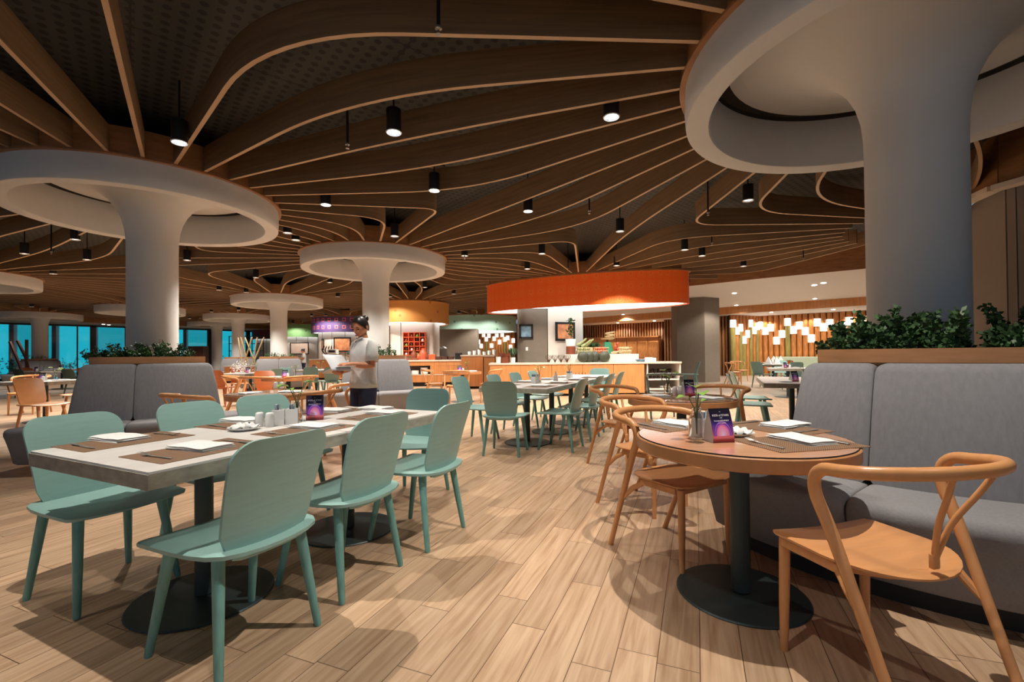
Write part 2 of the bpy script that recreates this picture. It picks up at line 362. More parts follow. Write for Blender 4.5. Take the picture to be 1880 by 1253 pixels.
def copy_tree(o, parent=None):
    c = o.copy(); C.objects.link(c); c.parent = parent
    for ch in list(o.children): copy_tree(ch, c)
    return c
PROTO = {}
def place(key, make, label, cat, loc, rz=0, group=None, sc=None):
    if key not in PROTO: o = make(); PROTO[key] = o
    else: o = copy_tree(PROTO[key])
    o.location = loc if len(loc) == 3 else (loc[0], loc[1], 0); o.rotation_euler.z = rz
    if sc: o.scale = sc
    for k in ('label', 'category', 'group'):
        if k in o: del o[k]
    o['label'] = label; o['category'] = cat
    if group: o['group'] = group
    return o
def rrect(w, d, r, n=5, c=(0, 0)):
    out = []
    for sx, sy, a in ((1, -1, -PI/2), (1, 1, 0), (-1, 1, PI/2), (-1, -1, PI)):
        for k in range(n+1):
            q = a+PI/2*k/n; out.append((c[0]+sx*(w/2-r)+r*math.cos(q), c[1]+sy*(d/2-r)+r*math.sin(q)))
    return out
def bez(p0, p1, p2, n=8): return [tuple((1-t)**2*a+2*t*(1-t)*b+t*t*c for a, b, c in zip(p0, p1, p2)) for t in [i/n for i in range(n+1)]]
def catmull(pts, n=6):
    P = [Vector(p) for p in pts]; P = [P[0]*2-P[1]]+P+[P[-1]*2-P[-2]]; out = []
    for i in range(1, len(P)-2):
        for k in range(n):
            t = k/n; a, b, c, d = P[i-1:i+3]
            out.append(.5*((2*b)+(c-a)*t+(2*a-5*b+4*c-d)*t*t+(3*b-a-3*c+d)*t**3))
    out.append(P[-2]); return out

# ------------------------------------------------------------------ sites: mushroom columns and drum canopies
COLS = [('R', 2.85, 3.20), ('A', -4.81, 6.10), ('B', -2.97, 9.95), ('C', -8.5, 16.6), ('D', -13.95, 23.2), ('E', -18.15, 28.0), ('F', -15.6, 19.2), ('Gg', -22.3, 21.5), ('W', -13.9, 11.4)]
DRUMS = [('O', 1.93, 12.9, 2.9, .95, -.42, 'drum_orange'), ('Y', -4.1, 18.7, 1.5, 1.5, 0, 'drum_wood'), ('P', -9.2, 25.7, 1.95, 1.95, 0, 'drum_purple'),
         ('T', -2.0, 25.5, 2.25, 2.0, 0, 'drum_teal'), ('N', -14.3, 31, 1.9, 1.9, 0, 'drum_green'), ('U', -17.6, 33.2, 1.2, 1.2, 0, 'drum_red')]
VIRT = [(7.4, 7.6), (-3.6, -3.6), (-11.5, 1.5), (5.2, -4.0), (9.2, 1.2), (-21, 3), (6.5, 20), (-24, 34)]
FIELD = [(-30, -6), (7.0, -6), (6.9, 2.5), (6.05, 5.6), (6.3, 6.4), (9.6, 10.5), (8.8, 11.26), (6.96, 12.6), (5.12, 14.2), (1.6, 17.4), (1.9, 34), (-12, 40), (-19.5, 34.5), (-20.6, 30.5), (-27, 23.5), (-34, 15)]
FZ0, FZ1 = 3.27, 3.55
def inside(p):
    c = False; n = len(FIELD)
    for i in range(n):
        x1, y1 = FIELD[i]; x2, y2 = FIELD[(i+1) % n]
        if (y1 > p[1]) != (y2 > p[1]) and p[0] < (x2-x1)*(p[1]-y1)/(y2-y1)+x1: c = not c
    return c

ONES = ['first', 'second', 'third', 'fourth', 'fifth', 'sixth', 'seventh', 'eighth', 'ninth', 'tenth', 'eleventh', 'twelfth', 'thirteenth', 'fourteenth', 'fifteenth', 'sixteenth', 'seventeenth', 'eighteenth', 'nineteenth']
def ordw(k):
    if k < 19: return ONES[k]
    t_ = (k+1)//10; u_ = (k+1) % 10
    return ['twentieth', 'thirtieth', 'fortieth', 'fiftieth'][t_-2] if u_ == 0 else ['twenty', 'thirty', 'forty', 'fifty'][t_-2]+'-'+ONES[u_-1]
# ------------------------------------------------------------------ setting
fl = MB(); fl.add([(-45, -3.5, 0), (40, -3.5, 0), (40, 60, 0), (-45, 60, 0)], [(0, 1, 2, 3)]); struct(fl.build('floor', M['floor'], smooth=0))
M['tile'] = mat('pale_floor_tile', srgb(176, 160, 144), .3, var=.08, scale=2)
tl = MB(); tl.prism([(4.6, 13.2), (7.6, 10.6), (9.4, 11.2), (20, 22), (16, 30), (4, 30), (3.6, 15.2)], .0005, .004); struct(tl.build('floor_tiles', M['tile'], smooth=0)); 
c = MB(); c.prism(FIELD, 3.80, 3.84); struct(c.build('ceiling', M['ceil'], smooth=0))
# white plaster ceiling beyond the fins (right and back)
c = MB(); c.prism([(6.9, 5.9), (9.6, 10.5), (8.8, 11.26), (5.12, 14.2), (1.6, 17.4), (1.9, 26), (4.4, 26.9), (13.8, 17.9), (20, 12), (12, 4)], 3.27, 3.31); struct(c.build('ceiling_right', M['soffit'], smooth=0))
c = MB(); c.prism([(4.4, 26.9), (13.8, 17.9), (20, 12), (28, 20), (16, 40), (2, 40)], 2.94, 2.96); struct(c.build('ceiling_back', M['soffit'], smooth=0))
def wallseg(name, pts, z0, z1, m, th=.08, kind=True, uvl=False):
    b = MB()
    for (x1, y1), (x2, y2) in zip(pts, pts[1:]):
        L = math.hypot(x2-x1, y2-y1); b.box(((x1+x2)/2, (y1+y2)/2, (z0+z1)/2), (L, th, z1-z0), math.atan2(y2-y1, x2-x1))
    o = b.build(name, m, smooth=0)
    return struct(o) if kind else o
wallseg('trim_1', [(10, 10.1), (8.8, 11.26), (6.96, 12.6), (5.12, 14.2), (1.6, 17.4), (1.5, 30)], 3.18, 3.8, M['collar'], .06)
wallseg('trim_2', [(4.1, 27.2), (14.2, 17.5), (20, 12)], 2.94, 3.27, M['woodorange'], .15)
wallseg('trim_3', [(7.0, -3), (6.9, 2.5), (6.05, 5.6), (6.3, 6.4), (9.6, 10.5)], 3.14, 3.8, M['collar'], .06)
wallseg('trim_4', [(6.98, -3), (6.86, 2.5), (6.0, 5.62), (6.22, 6.42), (6.8, 7.2)], 3.10, 3.16, M['whitewarm'], .16)
wallseg('wall_right', [(7.15, -3), (7.1, 2.5), (6.28, 5.6), (6.28, 5.7), (7.6, 7.9)], 0, 3.28, M['wallgrey'], .1)
# white soffit along the windows, back left
WL = [(-34, 15.5), (-27, 23.6), (-20.6, 31), (-16.5, 37.5), (-8, 41), (2, 41)]
def off(pts, d): return [(x+d*.72, y-d*.7) for x, y in pts]
b = MB(); b.prism(off(WL, 2.6)+list(reversed(off(WL, -.2))), 3.06, 3.10); struct(b.build('ceiling_left', M['soffit'], smooth=0))
wallseg('trim_5', off(WL, 2.6), 3.06, 3.8, M['collar'], .05)
wallseg('wall_back', [(-16.5, 37.6), (-8, 41), (2, 41), (4, 41), (16, 40)], 0, 3.8, M['woodorange'], .1)

# ------------------------------------------------------------------ ceiling fins between neighbouring sites
def site_radius(i, ang):
    s = SITES[i]
    if s[2] is None: return 1.5
    a, b_, rot = s[2]
    c_, s_ = math.cos(ang-rot), math.sin(ang-rot)
    return 1/math.sqrt((c_/a)**2+(s_/b_)**2)
SITES = [(x, y, (1.53, 1.53, 0), n) for n, x, y in COLS]+[(x, y, (a+.03, b_+.03, r), n) for n, x, y, a, b_, r, m in DRUMS]+[(x, y, None, 'v') for x, y in VIRT]
DESC = {'R': 'big right column', 'A': 'left front column', 'B': 'middle column', 'C': 'third column', 'D': 'fourth column', 'E': 'farthest column',
        'F': 'half-hidden left column', 'Gg': 'window column', 'W': 'left-edge ring', 'O': 'orange drum', 'Y': 'knotty drum', 'P': 'purple drum', 'T': 'teal drum', 'N': 'green drum', 'U': 'dark red drum', 'v': 'room edge'}
ORD = ['nearest the camera', 'second', 'third', 'fourth', 'fifth', 'sixth', 'seventh', 'eighth', 'ninth', 'tenth', 'eleventh', 'twelfth', 'thirteenth', 'fourteenth', 'fifteenth', 'sixteenth', 'seventeenth', 'eighteenth']
FINS = {}
def cell(i):
    x0, y0 = SITES[i][:2]; R = 16
    poly = [((x0-R, y0-R), -1), ((x0+R, y0-R), -1), ((x0+R, y0+R), -1), ((x0-R, y0+R), -1)]   # (vertex, id of edge that starts here)
    for j, q in enumerate(SITES):
        if j == i: continue
        mx, my = (x0+q[0])/2, (y0+q[1])/2; nx, ny = q[0]-x0, q[1]-y0
        f = lambda p: (p[0]-mx)*nx+(p[1]-my)*ny
        out = []; n = len(poly)
        for k in range(n):
            (a, ea), (b, eb) = poly[k], poly[(k+1) % n]; fa, fb = f(a), f(b)
            if fa <= 0: out.append((a, ea))
            if (fa <= 0) != (fb <= 0):
                t = fa/(fa-fb); p = (a[0]+(b[0]-a[0])*t, a[1]+(b[1]-a[1])*t)
                out.append((p, j if fa <= 0 else ea))
        poly = out
        if not poly: break
    return poly
def wrap(a): return (a+PI) % (2*PI)-PI
def fin_mesh(path, name):
    m = len(path); P = [Vector((p[0], p[1])) for p in path]; vs = []; fs = []; uv = []; th = .018; L = 0; rows = []
    for i in range(m):
        t = (P[min(i+1, m-1)]-P[max(i-1, 0)]).normalized(); nrm = Vector((-t.y, t.x))*th
        if i: L += (P[i]-P[i-1]).length
        for q in (P[i]-nrm, P[i]+nrm):
            for z in (FZ0, FZ1): vs.append((q.x, q.y, z)); uv.append((L, z))
    b = MB(); o = 0
    # order per row: 0 left-bottom,1 left-top,2 right-bottom,3 right-top
    side = []; bot = []
    for i in range(m-1):
        a, c = i*4, (i+1)*4
        side += [(a, c, c+1, a+1), (a+2, a+3, c+3, c+2)]; bot += [(a, a+2, c+2, c)]
    side += [(0, 1, 3, 2), ((m-1)*4, (m-1)*4+2, (m-1)*4+3, (m-1)*4+1)]
    b.add(vs, side, uv); 
    n0 = len(b.f)
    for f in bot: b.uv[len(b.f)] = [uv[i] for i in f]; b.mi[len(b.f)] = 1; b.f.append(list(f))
    return b
NF = 0
for i in range(len(SITES)):
    pi = SITES[i]
    if pi[3] == 'v': continue
    poly = cell(i); n = len(poly)
    for k in range(n):
        a, j = poly[k]; b_, _ = poly[(k+1) % n]
        if j < 0: continue
        if SITES[j][3] != 'v' and j < i: continue
        A0 = math.atan2(a[1]-pi[1], a[0]-pi[0]); A1 = A0+wrap(math.atan2(b_[1]-pi[1], b_[0]-pi[0])-A0)
        cnt = max(1, round(abs(A1-A0)/math.radians(10.8)))
        far = pi[1] > 22
        if far: cnt = max(1, round(abs(A1-A0)/math.radians(13.0)))
        q = SITES[j]
        for s in range(cnt):
            an = A0+(A1-A0)*(s+.5)/cnt; d = (math.cos(an), math.sin(an))
            nx, ny = q[0]-pi[0], q[1]-pi[1]; t = (nx*nx+ny*ny)/2/(d[0]*nx+d[1]*ny)
            m_ = Vector((pi[0]+d[0]*t, pi[1]+d[1]*t)); p0 = Vector((pi[0], pi[1]))+Vector(d)*site_radius(i, an)
            bn = math.atan2(m_.y-q[1], m_.x-q[0]); p1 = Vector((q[0], q[1]))+Vector((math.cos(bn), math.sin(bn)))*site_radius(j, bn)
            d1 = (p0-m_); d2 = (p1-m_)
            if (Vector(d)*t).length < site_radius(i, an)+.05 or (m_-Vector(q[:2])).length < site_radius(j, bn)+.05: continue
            turn = d1.angle(d2)      # small = sharp hairpin
            rr = min(d1.length*.75, d2.length*.75, .22+1.1*max(0, (turn-1.0)/2.1))
            e1 = m_+d1.normalized()*rr; e2 = m_+d2.normalized()*rr
            nn = max(3, int((p0-e1).length/.5)); path = [p0+(e1-p0)*(w/nn) for w in range(nn)]
            path += [Vector(w) for w in bez(e1, m_, e2, 10)]
            nn2 = max(3, int((p1-e2).length/.5)); path += [e2+(p1-e2)*((w+1)/nn2) for w in range(nn2)]
            keep = []
            for w in path:
                if not inside(w): break
                keep.append(w)
            if len(keep) < 3: continue
            # skip what lies well behind the camera
            if max(w.y for w in keep) < -2.5 : continue
            if all(w.y < abs(w.x)*.45-.2 for w in keep): continue
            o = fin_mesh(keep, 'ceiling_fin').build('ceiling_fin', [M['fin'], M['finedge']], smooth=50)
            FINS.setdefault((pi[3], q[3]), []).append((min(math.hypot(w.x, w.y) for w in keep), NF, o)); NF += 1
for (a, b_), L in FINS.items():
    for k, (d, _, o) in enumerate(sorted(L, key=lambda e: e[:2])):
        w = ORD[min(k, 17)]+(' from the camera' if k else '')
        tag(o, ('wooden ceiling fin between %s and %s, %s' % (DESC[a], DESC[b_], w)) if b_ != 'v' else ('wooden ceiling fin from %s to the room edge, %s' % (DESC[a], w)), 'ceiling fin', 'ceiling fins %s to %s' % (DESC[a], DESC[b_]))
print('fins', NF)

# ------------------------------------------------------------------ mushroom columns
def make_column():
    t = thing('mushroom_column', '', 'column')
    prof = [(.28, 0.0), (.28, 2.55), (.283, 2.68), (.297, 2.82), (.33, 2.95), (.385, 3.07), (.47, 3.19), (.60, 3.29), (.82, 3.37), (1.18, 3.41)]
    MB().lathe(prof, n=64).build('column_shaft', M['white'], t)
    MB().lathe([(1.18, 3.41), (1.18, 3.47), (1.33, 3.47), (1.33, 3.43)], n=64).build('shadow_gap', M['groove'], t)
    MB().lathe([(1.33, 3.43), (1.315, 3.2), (1.318, 2.99), (1.328, 2.975), (1.48, 2.965), (1.492, 2.968), (1.50, 2.98), (1.508, 3.10), (1.50, 3.25), (1.42, 3.25), (1.34, 3.3), (1.34, 3.43)], n=96).build('ring', M['white'], t)
    MB().lathe([(1.50, 3.25), (1.545, 3.25), (1.545, 3.27), (1.53, 3.275), (1.53, 3.56), (1.50, 3.56), (1.50, 3.25)], n=96).build('wood_collar', M['collar'], t)
    return t
CL = {'R': 'huge pale mushroom column with round ceiling ring at the right foreground', 'A': 'white mushroom column with ceiling ring at left above a planter bench', 'B': 'white mushroom column with ceiling ring just right of the waitress',
      'C': 'white mushroom column with thin ring left of the waitress', 'D': 'white column with flat ring, third back on the left of the waitress', 'E': 'farthest small white column with ring near the back windows',
      'F': 'ring-topped column mostly hidden behind the left front column', 'Gg': 'white column with wide ring standing against the blue windows', 'W': 'ring-topped column at the left picture edge'}
for n, x, y in COLS: place('col', make_column, CL[n], 'column', (x, y, 0), random.random(), 'ring topped columns')

# curved benches: a seat arc, leaning back panels and a planter behind them
def arc_solid(b, prof, a0, a1, rnd=.10, tilt=0.0, n=30):
    """closed (r, z) profile swept from angle a0 to a1 with softly rounded ends; tilt leans the ends inwards at the bottom"""
    m = len(prof); cr = sum(p[0] for p in prof)/m; cz = sum(p[1] for p in prof)/m; zt = max(p[1] for p in prof); L = abs(a1-a0)*cr
    ds = [0, .06, .2, .45, .75, 1.0]; ts = [rnd*d/L for d in ds]+[rnd/L+(1-2*rnd/L)*(k+1)/n for k in range(n-1)]+[1-rnd*d/L for d in reversed(ds)]
    vs = []
    for t in ts:
        d = min(t, 1-t)*L/rnd if rnd else 1
        k = math.sqrt(max(0, 1-(1-min(1, d))**2)); sc = 1-.16*(1-k)
        for r_, z in prof:
            rr = cr+(r_-cr)*sc; zz = cz+(z-cz)*sc if z > .12 else z
            off = tilt*(zt-zz)*max(0, 1-min(t, 1-t)*L/.5)
            a = a0+(a1-a0)*t+(off/rr if t < .5 else -off/rr)
            vs.append((rr*math.cos(a), rr*math.sin(a), zz))
    fs = [(i*m+k, (i+1)*m+k, (i+1)*m+(k+1) % m, i*m+(k+1) % m) for i in range(len(ts)-1) for k in range(m)]
    fs += [tuple(range(m)), tuple(reversed(range((len(ts)-1)*m, len(ts)*m)))]
    b.add(vs, fs); return b
SEATP = [(1.0, .09), (1.66, .09), (1.70, .11), (1.735, .22), (1.775, .34), (1.795, .39), (1.797, .42), (1.785, .447), (1.755, .46), (1.6, .464), (1.3, .452), (1.0, .45)]
BACKP = [(1.06, .44), (1.385, .44), (1.375, .50), (1.29, .80), (1.215, 1.01), (1.195, 1.04), (1.165, 1.055), (1.12, 1.057), (1.06, 1.05)]
def make_bench(azs):
    """azs: azimuths (deg) of the back panel joints, first and last are the ends"""
    t = thing('curved_bench', '', 'bench'); R_ = math.radians
    arc_solid(MB(), [(.45, .0), (1.62, .0), (1.62, .085), (.45, .085)], R_(azs[0]-4), R_(azs[-1]+4), .01).build('plinth', M['seam'], t)
    for k, (p, q) in enumerate(zip(azs, azs[1:])):
        e0 = 8 if k == 0 else 0; e1 = 8 if k == len(azs)-2 else 0
        arc_solid(MB(), SEATP, R_(p-e0)+.0008, R_(q+e1)-.0008, .06, 0).build('seat_cushion', M['fabric_seat'], t, smooth=50)
        arc_solid(MB(), BACKP, R_(p)+.0008, R_(q)-.0008, .05, 0).build('back_panel', M['fabric'], t, smooth=50)
    pl = arc_solid(MB(), [(.42, .0), (1.05, .0), (1.05, 1.0), (1.10, 1.06), (1.10, 1.135), (1.085, 1.135), (1.085, 1.09), (.44, 1.09), (.44, 1.135), (.42, 1.135)], R_(azs[0]+1), R_(azs[-1]-1), 0.001, 0, 12).build('planter_box', M['planter'], t, smooth=30)
    arc_solid(MB(), [(.45, 1.08), (1.08, 1.08), (1.08, 1.10), (.45, 1.10)], R_(azs[0]+2), R_(azs[-1]-2), .01, 0, 12).build('soil', M['soil'], pl)
    return t
BL = {'R': 'large grey curved bench with planter in front of the right foreground column', 'A': 'grey curved bench with planter before the left front column', 'B': 'pale grey curved bench behind the waitress before the middle column',
      'C': 'grey curved bench with tall back left of the waitress', 'Gg': 'small grey curved bench in front of the blue windows', 'D': 'far grey curved bench partly hidden by tables at back left'}
AZ = {'R': [203, 220, 262, 300], 'A': [277, 301, 337], 'B': [258, 288, 318]}
for n, x, y in COLS:
    if n in BL:
        base = math.degrees(math.atan2(-y, -x)) % 360
        o = make_bench(AZ.get(n, [base-34, base, base+34])); o.location = (x, y, 0); tag(o, BL[n], 'bench', 'grey planter benches')

# shrubs in the planters
def leafmass(b, cx, cy, cz, rx, ry, rz, n, ls, droop=0):
    for _ in range(n):
        while True:
            p = Vector((random.uniform(-1, 1), random.uniform(-1, 1), random.uniform(0, 1)))
            if p.length < 1: break
        l = p.length**.5
        pos = Vector((cx+p.x*rx, cy+p.y*ry, cz+p.z*rz))
        d = Vector((random.gauss(0, 1), random.gauss(0, 1), random.gauss(.3, .8))).normalized(); u = d.cross(Vector((random.random(), random.random(), random.random()))).normalized()*ls*.34
        L = ls*random.uniform(.7, 1.3); m1 = pos+d*L*.45; tip = pos+d*L
        b.add([pos, m1-u, tip, m1+u], [(0, 1, 2, 3)])
def shrub_mesh(w, h, n, ls=.035):
    b = MB(); nb = max(5, int(w*34))
    for k in range(nb):      # several sprigs with stems
        a = random.uniform(0, 2*PI); r = w*.5*math.sqrt(random.random()); x, y = r*math.cos(a), r*math.sin(a)
        hh = h*random.choice((.5, .62, .72, .8, 1.0, 1.0))*(1-.4*(2*r/w)**2); lean = Vector((math.cos(a), math.sin(a), 0))*random.uniform(.0, .45)*hh
        pts = [Vector((x, y, 0)), Vector((x, y, 0))+lean*.35+Vector((0, 0, hh*.55)), Vector((x, y, 0))+lean+Vector((0, 0, hh))]
        b.tube(pts, [.004, .003, .0015], 4)
        for q in range(int(n/nb)):
            t = random.uniform(.15, 1); p = pts[0].lerp(pts[1], t*2) if t < .5 else pts[1].lerp(pts[2], t*2-1)
            leafmass(b, p.x, p.y, p.z, .03, .03, .03, 1, ls)
    return b
def shrub(cx, cy, z, w, h, n, label, group, ls=.035, m='leaf'):
    if z: h *= 1.3; n = int(n*1.25)
    o = shrub_mesh(w, h, n, ls).build('planter_shrub', M[m], smooth=0, loc=(cx, cy, z)); tag(o, label, 'shrub', group); return o
def ringshrubs(site, arcs, cname):
    x0, y0 = [(x, y) for n, x, y in COLS if n == site][0]
    for (az, w, h, n, lab) in arcs:
        a = math.radians(az); shrub(x0+.82*math.cos(a), y0+.82*math.sin(a), 1.09, w, h, n, lab, 'shrubs in the planter of '+cname, ls=.034 if y0 > 8 else .03)
ringshrubs('R', [(205, .34, .15, 1000, 'airy dark green shrub at the left end of the right planter'), (214, .36, .22, 1500, 'tall shrub over the left planter corner, left of the big right column'), (224, .36, .19, 1600, 'dense shrub directly before the big right column'),
                 (235, .36, .22, 1500, 'tall dense shrub before the right edge of the big column'), (248, .30, .15, 900, 'lower shrub right of the big right column'), (262, .4, .22, 1100, 'dark shrub at the right picture edge')], 'the right column')
ringshrubs('A', [(275, .34, .12, 500, 'trailing shrub at the left end of the left planter'), (288, .40, .15, 900, 'rounded dark shrub left of the left front column'), (302, .40, .14, 900, 'dark shrub in front of the left front column'),
                 (317, .40, .20, 1000, 'tallest shrub right of the left front column'), (331, .34, .13, 500, 'low shrub at the right end of the left planter')], 'the left column')
ringshrubs('B', [(262, .35, .13, 260, 'small shrub behind the waitress on the bench planter'), (300, .45, .20, 520, 'round dark green shrub right of the waitress')], 'the middle column')
ringshrubs('C', [(275, .4, .18, 220, 'small shrub at the left of the bench behind the waitress'), (298, .35, .18, 180, 'small shrub before the column left of the waitress'), (320, .4, .12, 140, 'low shrub at the right of that bench')], 'the third column')
ringshrubs('Gg', [(316, .9, .2, 260, 'dark shrub in the planter before the blue windows')], 'the window column')

# ------------------------------------------------------------------ drum canopies
DL = {'O': 'large oval orange drum canopy with glowing underside over the counter', 'Y': 'round knotty honey wood drum canopy right of the middle column', 'P': 'purple drum canopy printed with coral icons left of the waitress head',
      'T': 'pale teal wood drum canopy behind the knotty wood drum', 'N': 'green wood drum canopy far behind the waitress', 'U': 'small dark red drum canopy at the far back left'}
for n, x, y, a, b_, rot, mk in DRUMS:
    t = thing('drum_canopy', DL[n], 'canopy', (x, y, 0), 0, 'drum canopies')
    k = b_/a
    MB().lathe([(.02, 2.52), (a-.02, 2.52), (a-.02, 2.41), (a, 2.40), (a, 3.22)], n=96, sy=k, rot=rot).build('drum_shell', M[mk], t)  # inner disc is a hidden cap, added to block the panel's upward glow
    MB().lathe([(a, 3.22), (a+.045, 3.22), (a+.045, 3.26), (a-.02, 3.27), (a-.02, 3.56)], n=96, sy=k, rot=rot).build('top_rim', M['collar'], t)
    MB().lathe([(.02, 2.45), (a-.13, 2.45)], n=96, sy=k, rot=rot).build('light_panel', M['diffuser'], t)
    MB().lathe([(a-.13, 2.46), (a-.13, 2.42), (a-.05, 2.41)], n=96, sy=k, rot=rot).build('bottom_rim', M['soffit'], t)

# ------------------------------------------------------------------ downlights
def make_down(lit):
    def f():
        t = thing('ceiling_downlight', '', 'light')
        MB().lathe([(.001, .21), (.068, .21), (.068, 0), (.062, -.005), (.056, 0), (.056, .03), (.001, .03)], n=24).build('housing', M['black'], t)
        MB().lathe([(.068, .003), (.073, -.002), (.066, -.009), (.056, -.004), (.068, .003)], n=24).build('trim_ring', M['white_ring'], t)
        MB().lathe([(.001, .004), (.035, .004), (.056, .005)], n=20).build('lens', M['lamp' if lit else 'lampdim'], t)
        MB().tube([(0, 0, .2), (0, 0, .6)], .009, 8).build('stem', M['black'], t)
        return t
    return f
for i, (x, y) in enumerate(SPOTS):
    lit = i in (0, 1, 2, 3, 4, 6)
    px = round(x, 1)
    lab = ['lit black downlight above the left front ring', 'brightest starry downlight hanging above the near tables', 'lit downlight left of the big right ring', 'lit downlight beside the air vent', 'lit downlight high above the mint-chair table', 'black downlight tube below the hairpin fins', 'lit downlight between the left and middle rings', 'black downlight tube under the big right ring',
           'black downlight below the left ring', 'black downlight just right of the left column', 'black downlight above the middle ring', 'black downlight above the third ring', 'black downlight left below the middle ring'][i]
    o = place('down1' if lit else 'down0', make_down(lit), lab, 'light', (x, y, 3.2), 0, 'black tube downlights')
    spot(x, y, 3.19, 150 if lit else 120, 84)
for i, (x, y) in enumerate(SPOTS_NEAR): 
    o = place('down1', make_down(True), 'lit downlight above the near tables, out of the frame', 'light', (x, y, 3.2), 0, 'downlights above the camera'); spot(x, y, 3.19, [280, 310, 75, 45, 80][i], 88, rad=.013)
for i, (x, y) in enumerate(SPOTS_FAR):
    o = place('down0', make_down(False), 'small far downlight between ceiling fins, %s from the left' % ordw(sorted(SPOTS_FAR, key=lambda p: p[0]/p[1]).index((x, y))), 'light', (x, y, 3.2), 0, 'far small downlights between the fins')
    spot(x, y, 3.19, 330, 120)
# further downlights over the hall, the later ones added to brighten the drum fronts
for i, (x, y) in enumerate([(-9, 14), (-12, 16), (-12, 20), (-6, 21), (-17, 24), (-19, 18), (-8, 28), (-1, 21), (-4.6, 16.3), (-2.6, 22.4), (-.8, 22.6), (-9.4, 23), (-13.6, 28.3), (-10.2, 23.2)]): 
    place('down0', make_down(False), 'tiny added downlight above the back hall, '+ordw(i)+' row', 'light', (x, y, 3.2), 0, 'far small downlights between the fins'); spot(x, y, 3.19, 420 if i < 8 else 150, 125 if i < 8 else 158)
# recessed lights in the white ceiling at the right
def make_rec():
    t = thing('recessed_light', '', 'light'); MB().lathe([(.09, 0), (.09, -.01), (.07, -.012), (.07, 0)], n=20).build('trim_ring', M['white_ring'], t); MB().lathe([(.001, -.004), (.07, -.004)], n=20).build('lens', M['lamp'], t); return t
for x, y in [(1348, 539), (1495, 524), (1352, 561), (1496, 549), (1144, 578), (1512, 520)]:
    g = G(x, y, 3.26); place('rec', make_rec, 'small recessed light in the white ceiling at right', 'light', (g[0], g[1], 3.265), 0, 'recessed lights in the right white ceiling'); spot(g[0], g[1], 3.24, 260, 135)
for x, y in [(1416, 574), (1530, 569)]:
    g = G(x, y, 2.93); place('rec', make_rec, 'small recessed light in front of the bamboo lantern wall', 'light', (g[0], g[1], 2.935), 0, 'recessed lights by the bamboo wall'); spot(g[0], g[1], 2.9, 90, 140)
for x, y in [(6.2, 26.6), (7.9, 25.2), (9.3, 23.6)]:  # added fixtures, put in to brighten the slatted wall and cabinets
    place('rec', make_rec, 'small added recessed light brightening the slatted wall cabinets', 'light', (x, y, 2.935), 0, 'added recessed lights by the slatted wall'); spot(x, y, 2.9, 160, 150)
for x, y in [(190, 596), (200, 597)]:
    g = G(x, y, 3.05); place('rec', make_rec, 'small recessed light in the white ceiling by the windows', 'light', (g[0], g[1], 3.055), 0, 'recessed lights by the windows')
# sprinklers
def make_spr():
    t = thing('sprinkler', '', 'sprinkler'); MB().tube([(0, 0, .69), (0, 0, .05)], .012, 10).build('pipe', M['black'], t); MB().lathe([(.001, .05), (.02, .045), (.022, .03), (.008, .02), (.008, 0), (.018, -.005), (.001, -.01)], n=14).build('head', M['silver'], t); return t
for i, (x, y) in enumerate([(638, 272), (1082, 392), (805, 62), (1307, 450), (853, 476), (1475, 478), (1043, 496), (94, 466), (1300, 395)]):
    g = G(x, y, 3.12); place('spr', make_spr, ['ceiling sprinkler left of the brightest downlight', 'ceiling sprinkler above the orange drum fins', 'ceiling sprinkler at the top centre of the picture', 'ceiling sprinkler above right of the orange drum', 'ceiling sprinkler left above the orange drum', 'far right ceiling sprinkler', 'ceiling sprinkler touching the top of the orange drum', 'ceiling sprinkler at the far left', 'ceiling sprinkler under the hairpin fins'][i], 'sprinkler', (g[0], g[1], 3.12), 0, 'ceiling sprinklers')
# air vent near the triple junction
g = G(765, 345, 3.5)
t = thing('air_vent', 'dark slatted air vent in the ceiling beside a lit downlight', 'vent', (g[0], g[1], 3.72), .5)
MB().box((0, 0, .04), (.62, .62, .02)).build('backing', M['dark'], t, smooth=0)
b = MB()
for s, d in (((0, .31), (.64, .03)), ((0, -.31), (.64, .03)), ((.31, 0), (.03, .62)), ((-.31, 0), (.03, .62))): b.box((s[0], s[1], 0), (d[0], d[1], .05))
b.build('frame', M['greywall'], t, smooth=0)
for k in range(8): MB().box((0, -.25+k*.07, 0), (.58, .035, .006), T=Matrix.Rotation(.6, 3, 'X')).build('slat', M['greywall'], t, smooth=0)

# ------------------------------------------------------------------ mint shell chair (front = +Y)
def chair_back(b, W0, W1, z0, z1, y0, lean, curve, th, rc, NU=12, NV=14):
    H = z1-z0; front = []; back = []
    vs = [0, .05, .15, .3, .45, .6, .7, .78, .84, .89, .93, .96, .98, .993, 1.0]
    for v in vs:
        w = W0+(W1-W0)*v; d = (v-(1-rc/H))*H/rc
        if d > 0: w = w-rc*(1-math.sqrt(max(0, 1-min(1, d)**2)))
        d0 = .06/H
        if v < d0: w -= .02*(1-v/d0)
        for k in range(NU+1):
            u = -1+2*k/NU; x = w*u; y = y0-lean*v*(.7+.3*v)+curve*x*x*(1-.25*v)
            z = z0+H*v
            front.append((x, y+th/2, z)); back.append((x, y-th/2, z))
    m = len(vs); n = NU+1; fs = []
    o = m*n
    for i in range(m-1):
        for k in range(NU):
            a = i*n+k; fs += [(a, a+1, a+n+1, a+n), (o+a, o+a+n, o+a+n+1, o+a+1)]
    for i in range(m-1):
        a = i*n; fs += [(a, a+n, o+a+n, o+a)]; a = i*n+NU; fs += [(a, o+a, o+a+n, a+n)]
    for k in range(NU): fs += [(k, o+k, o+k+1, k+1)]; a = (m-1)*n+k; fs += [(a, a+1, o+a+1, o+a)]
    b.add(front+back, fs); return b
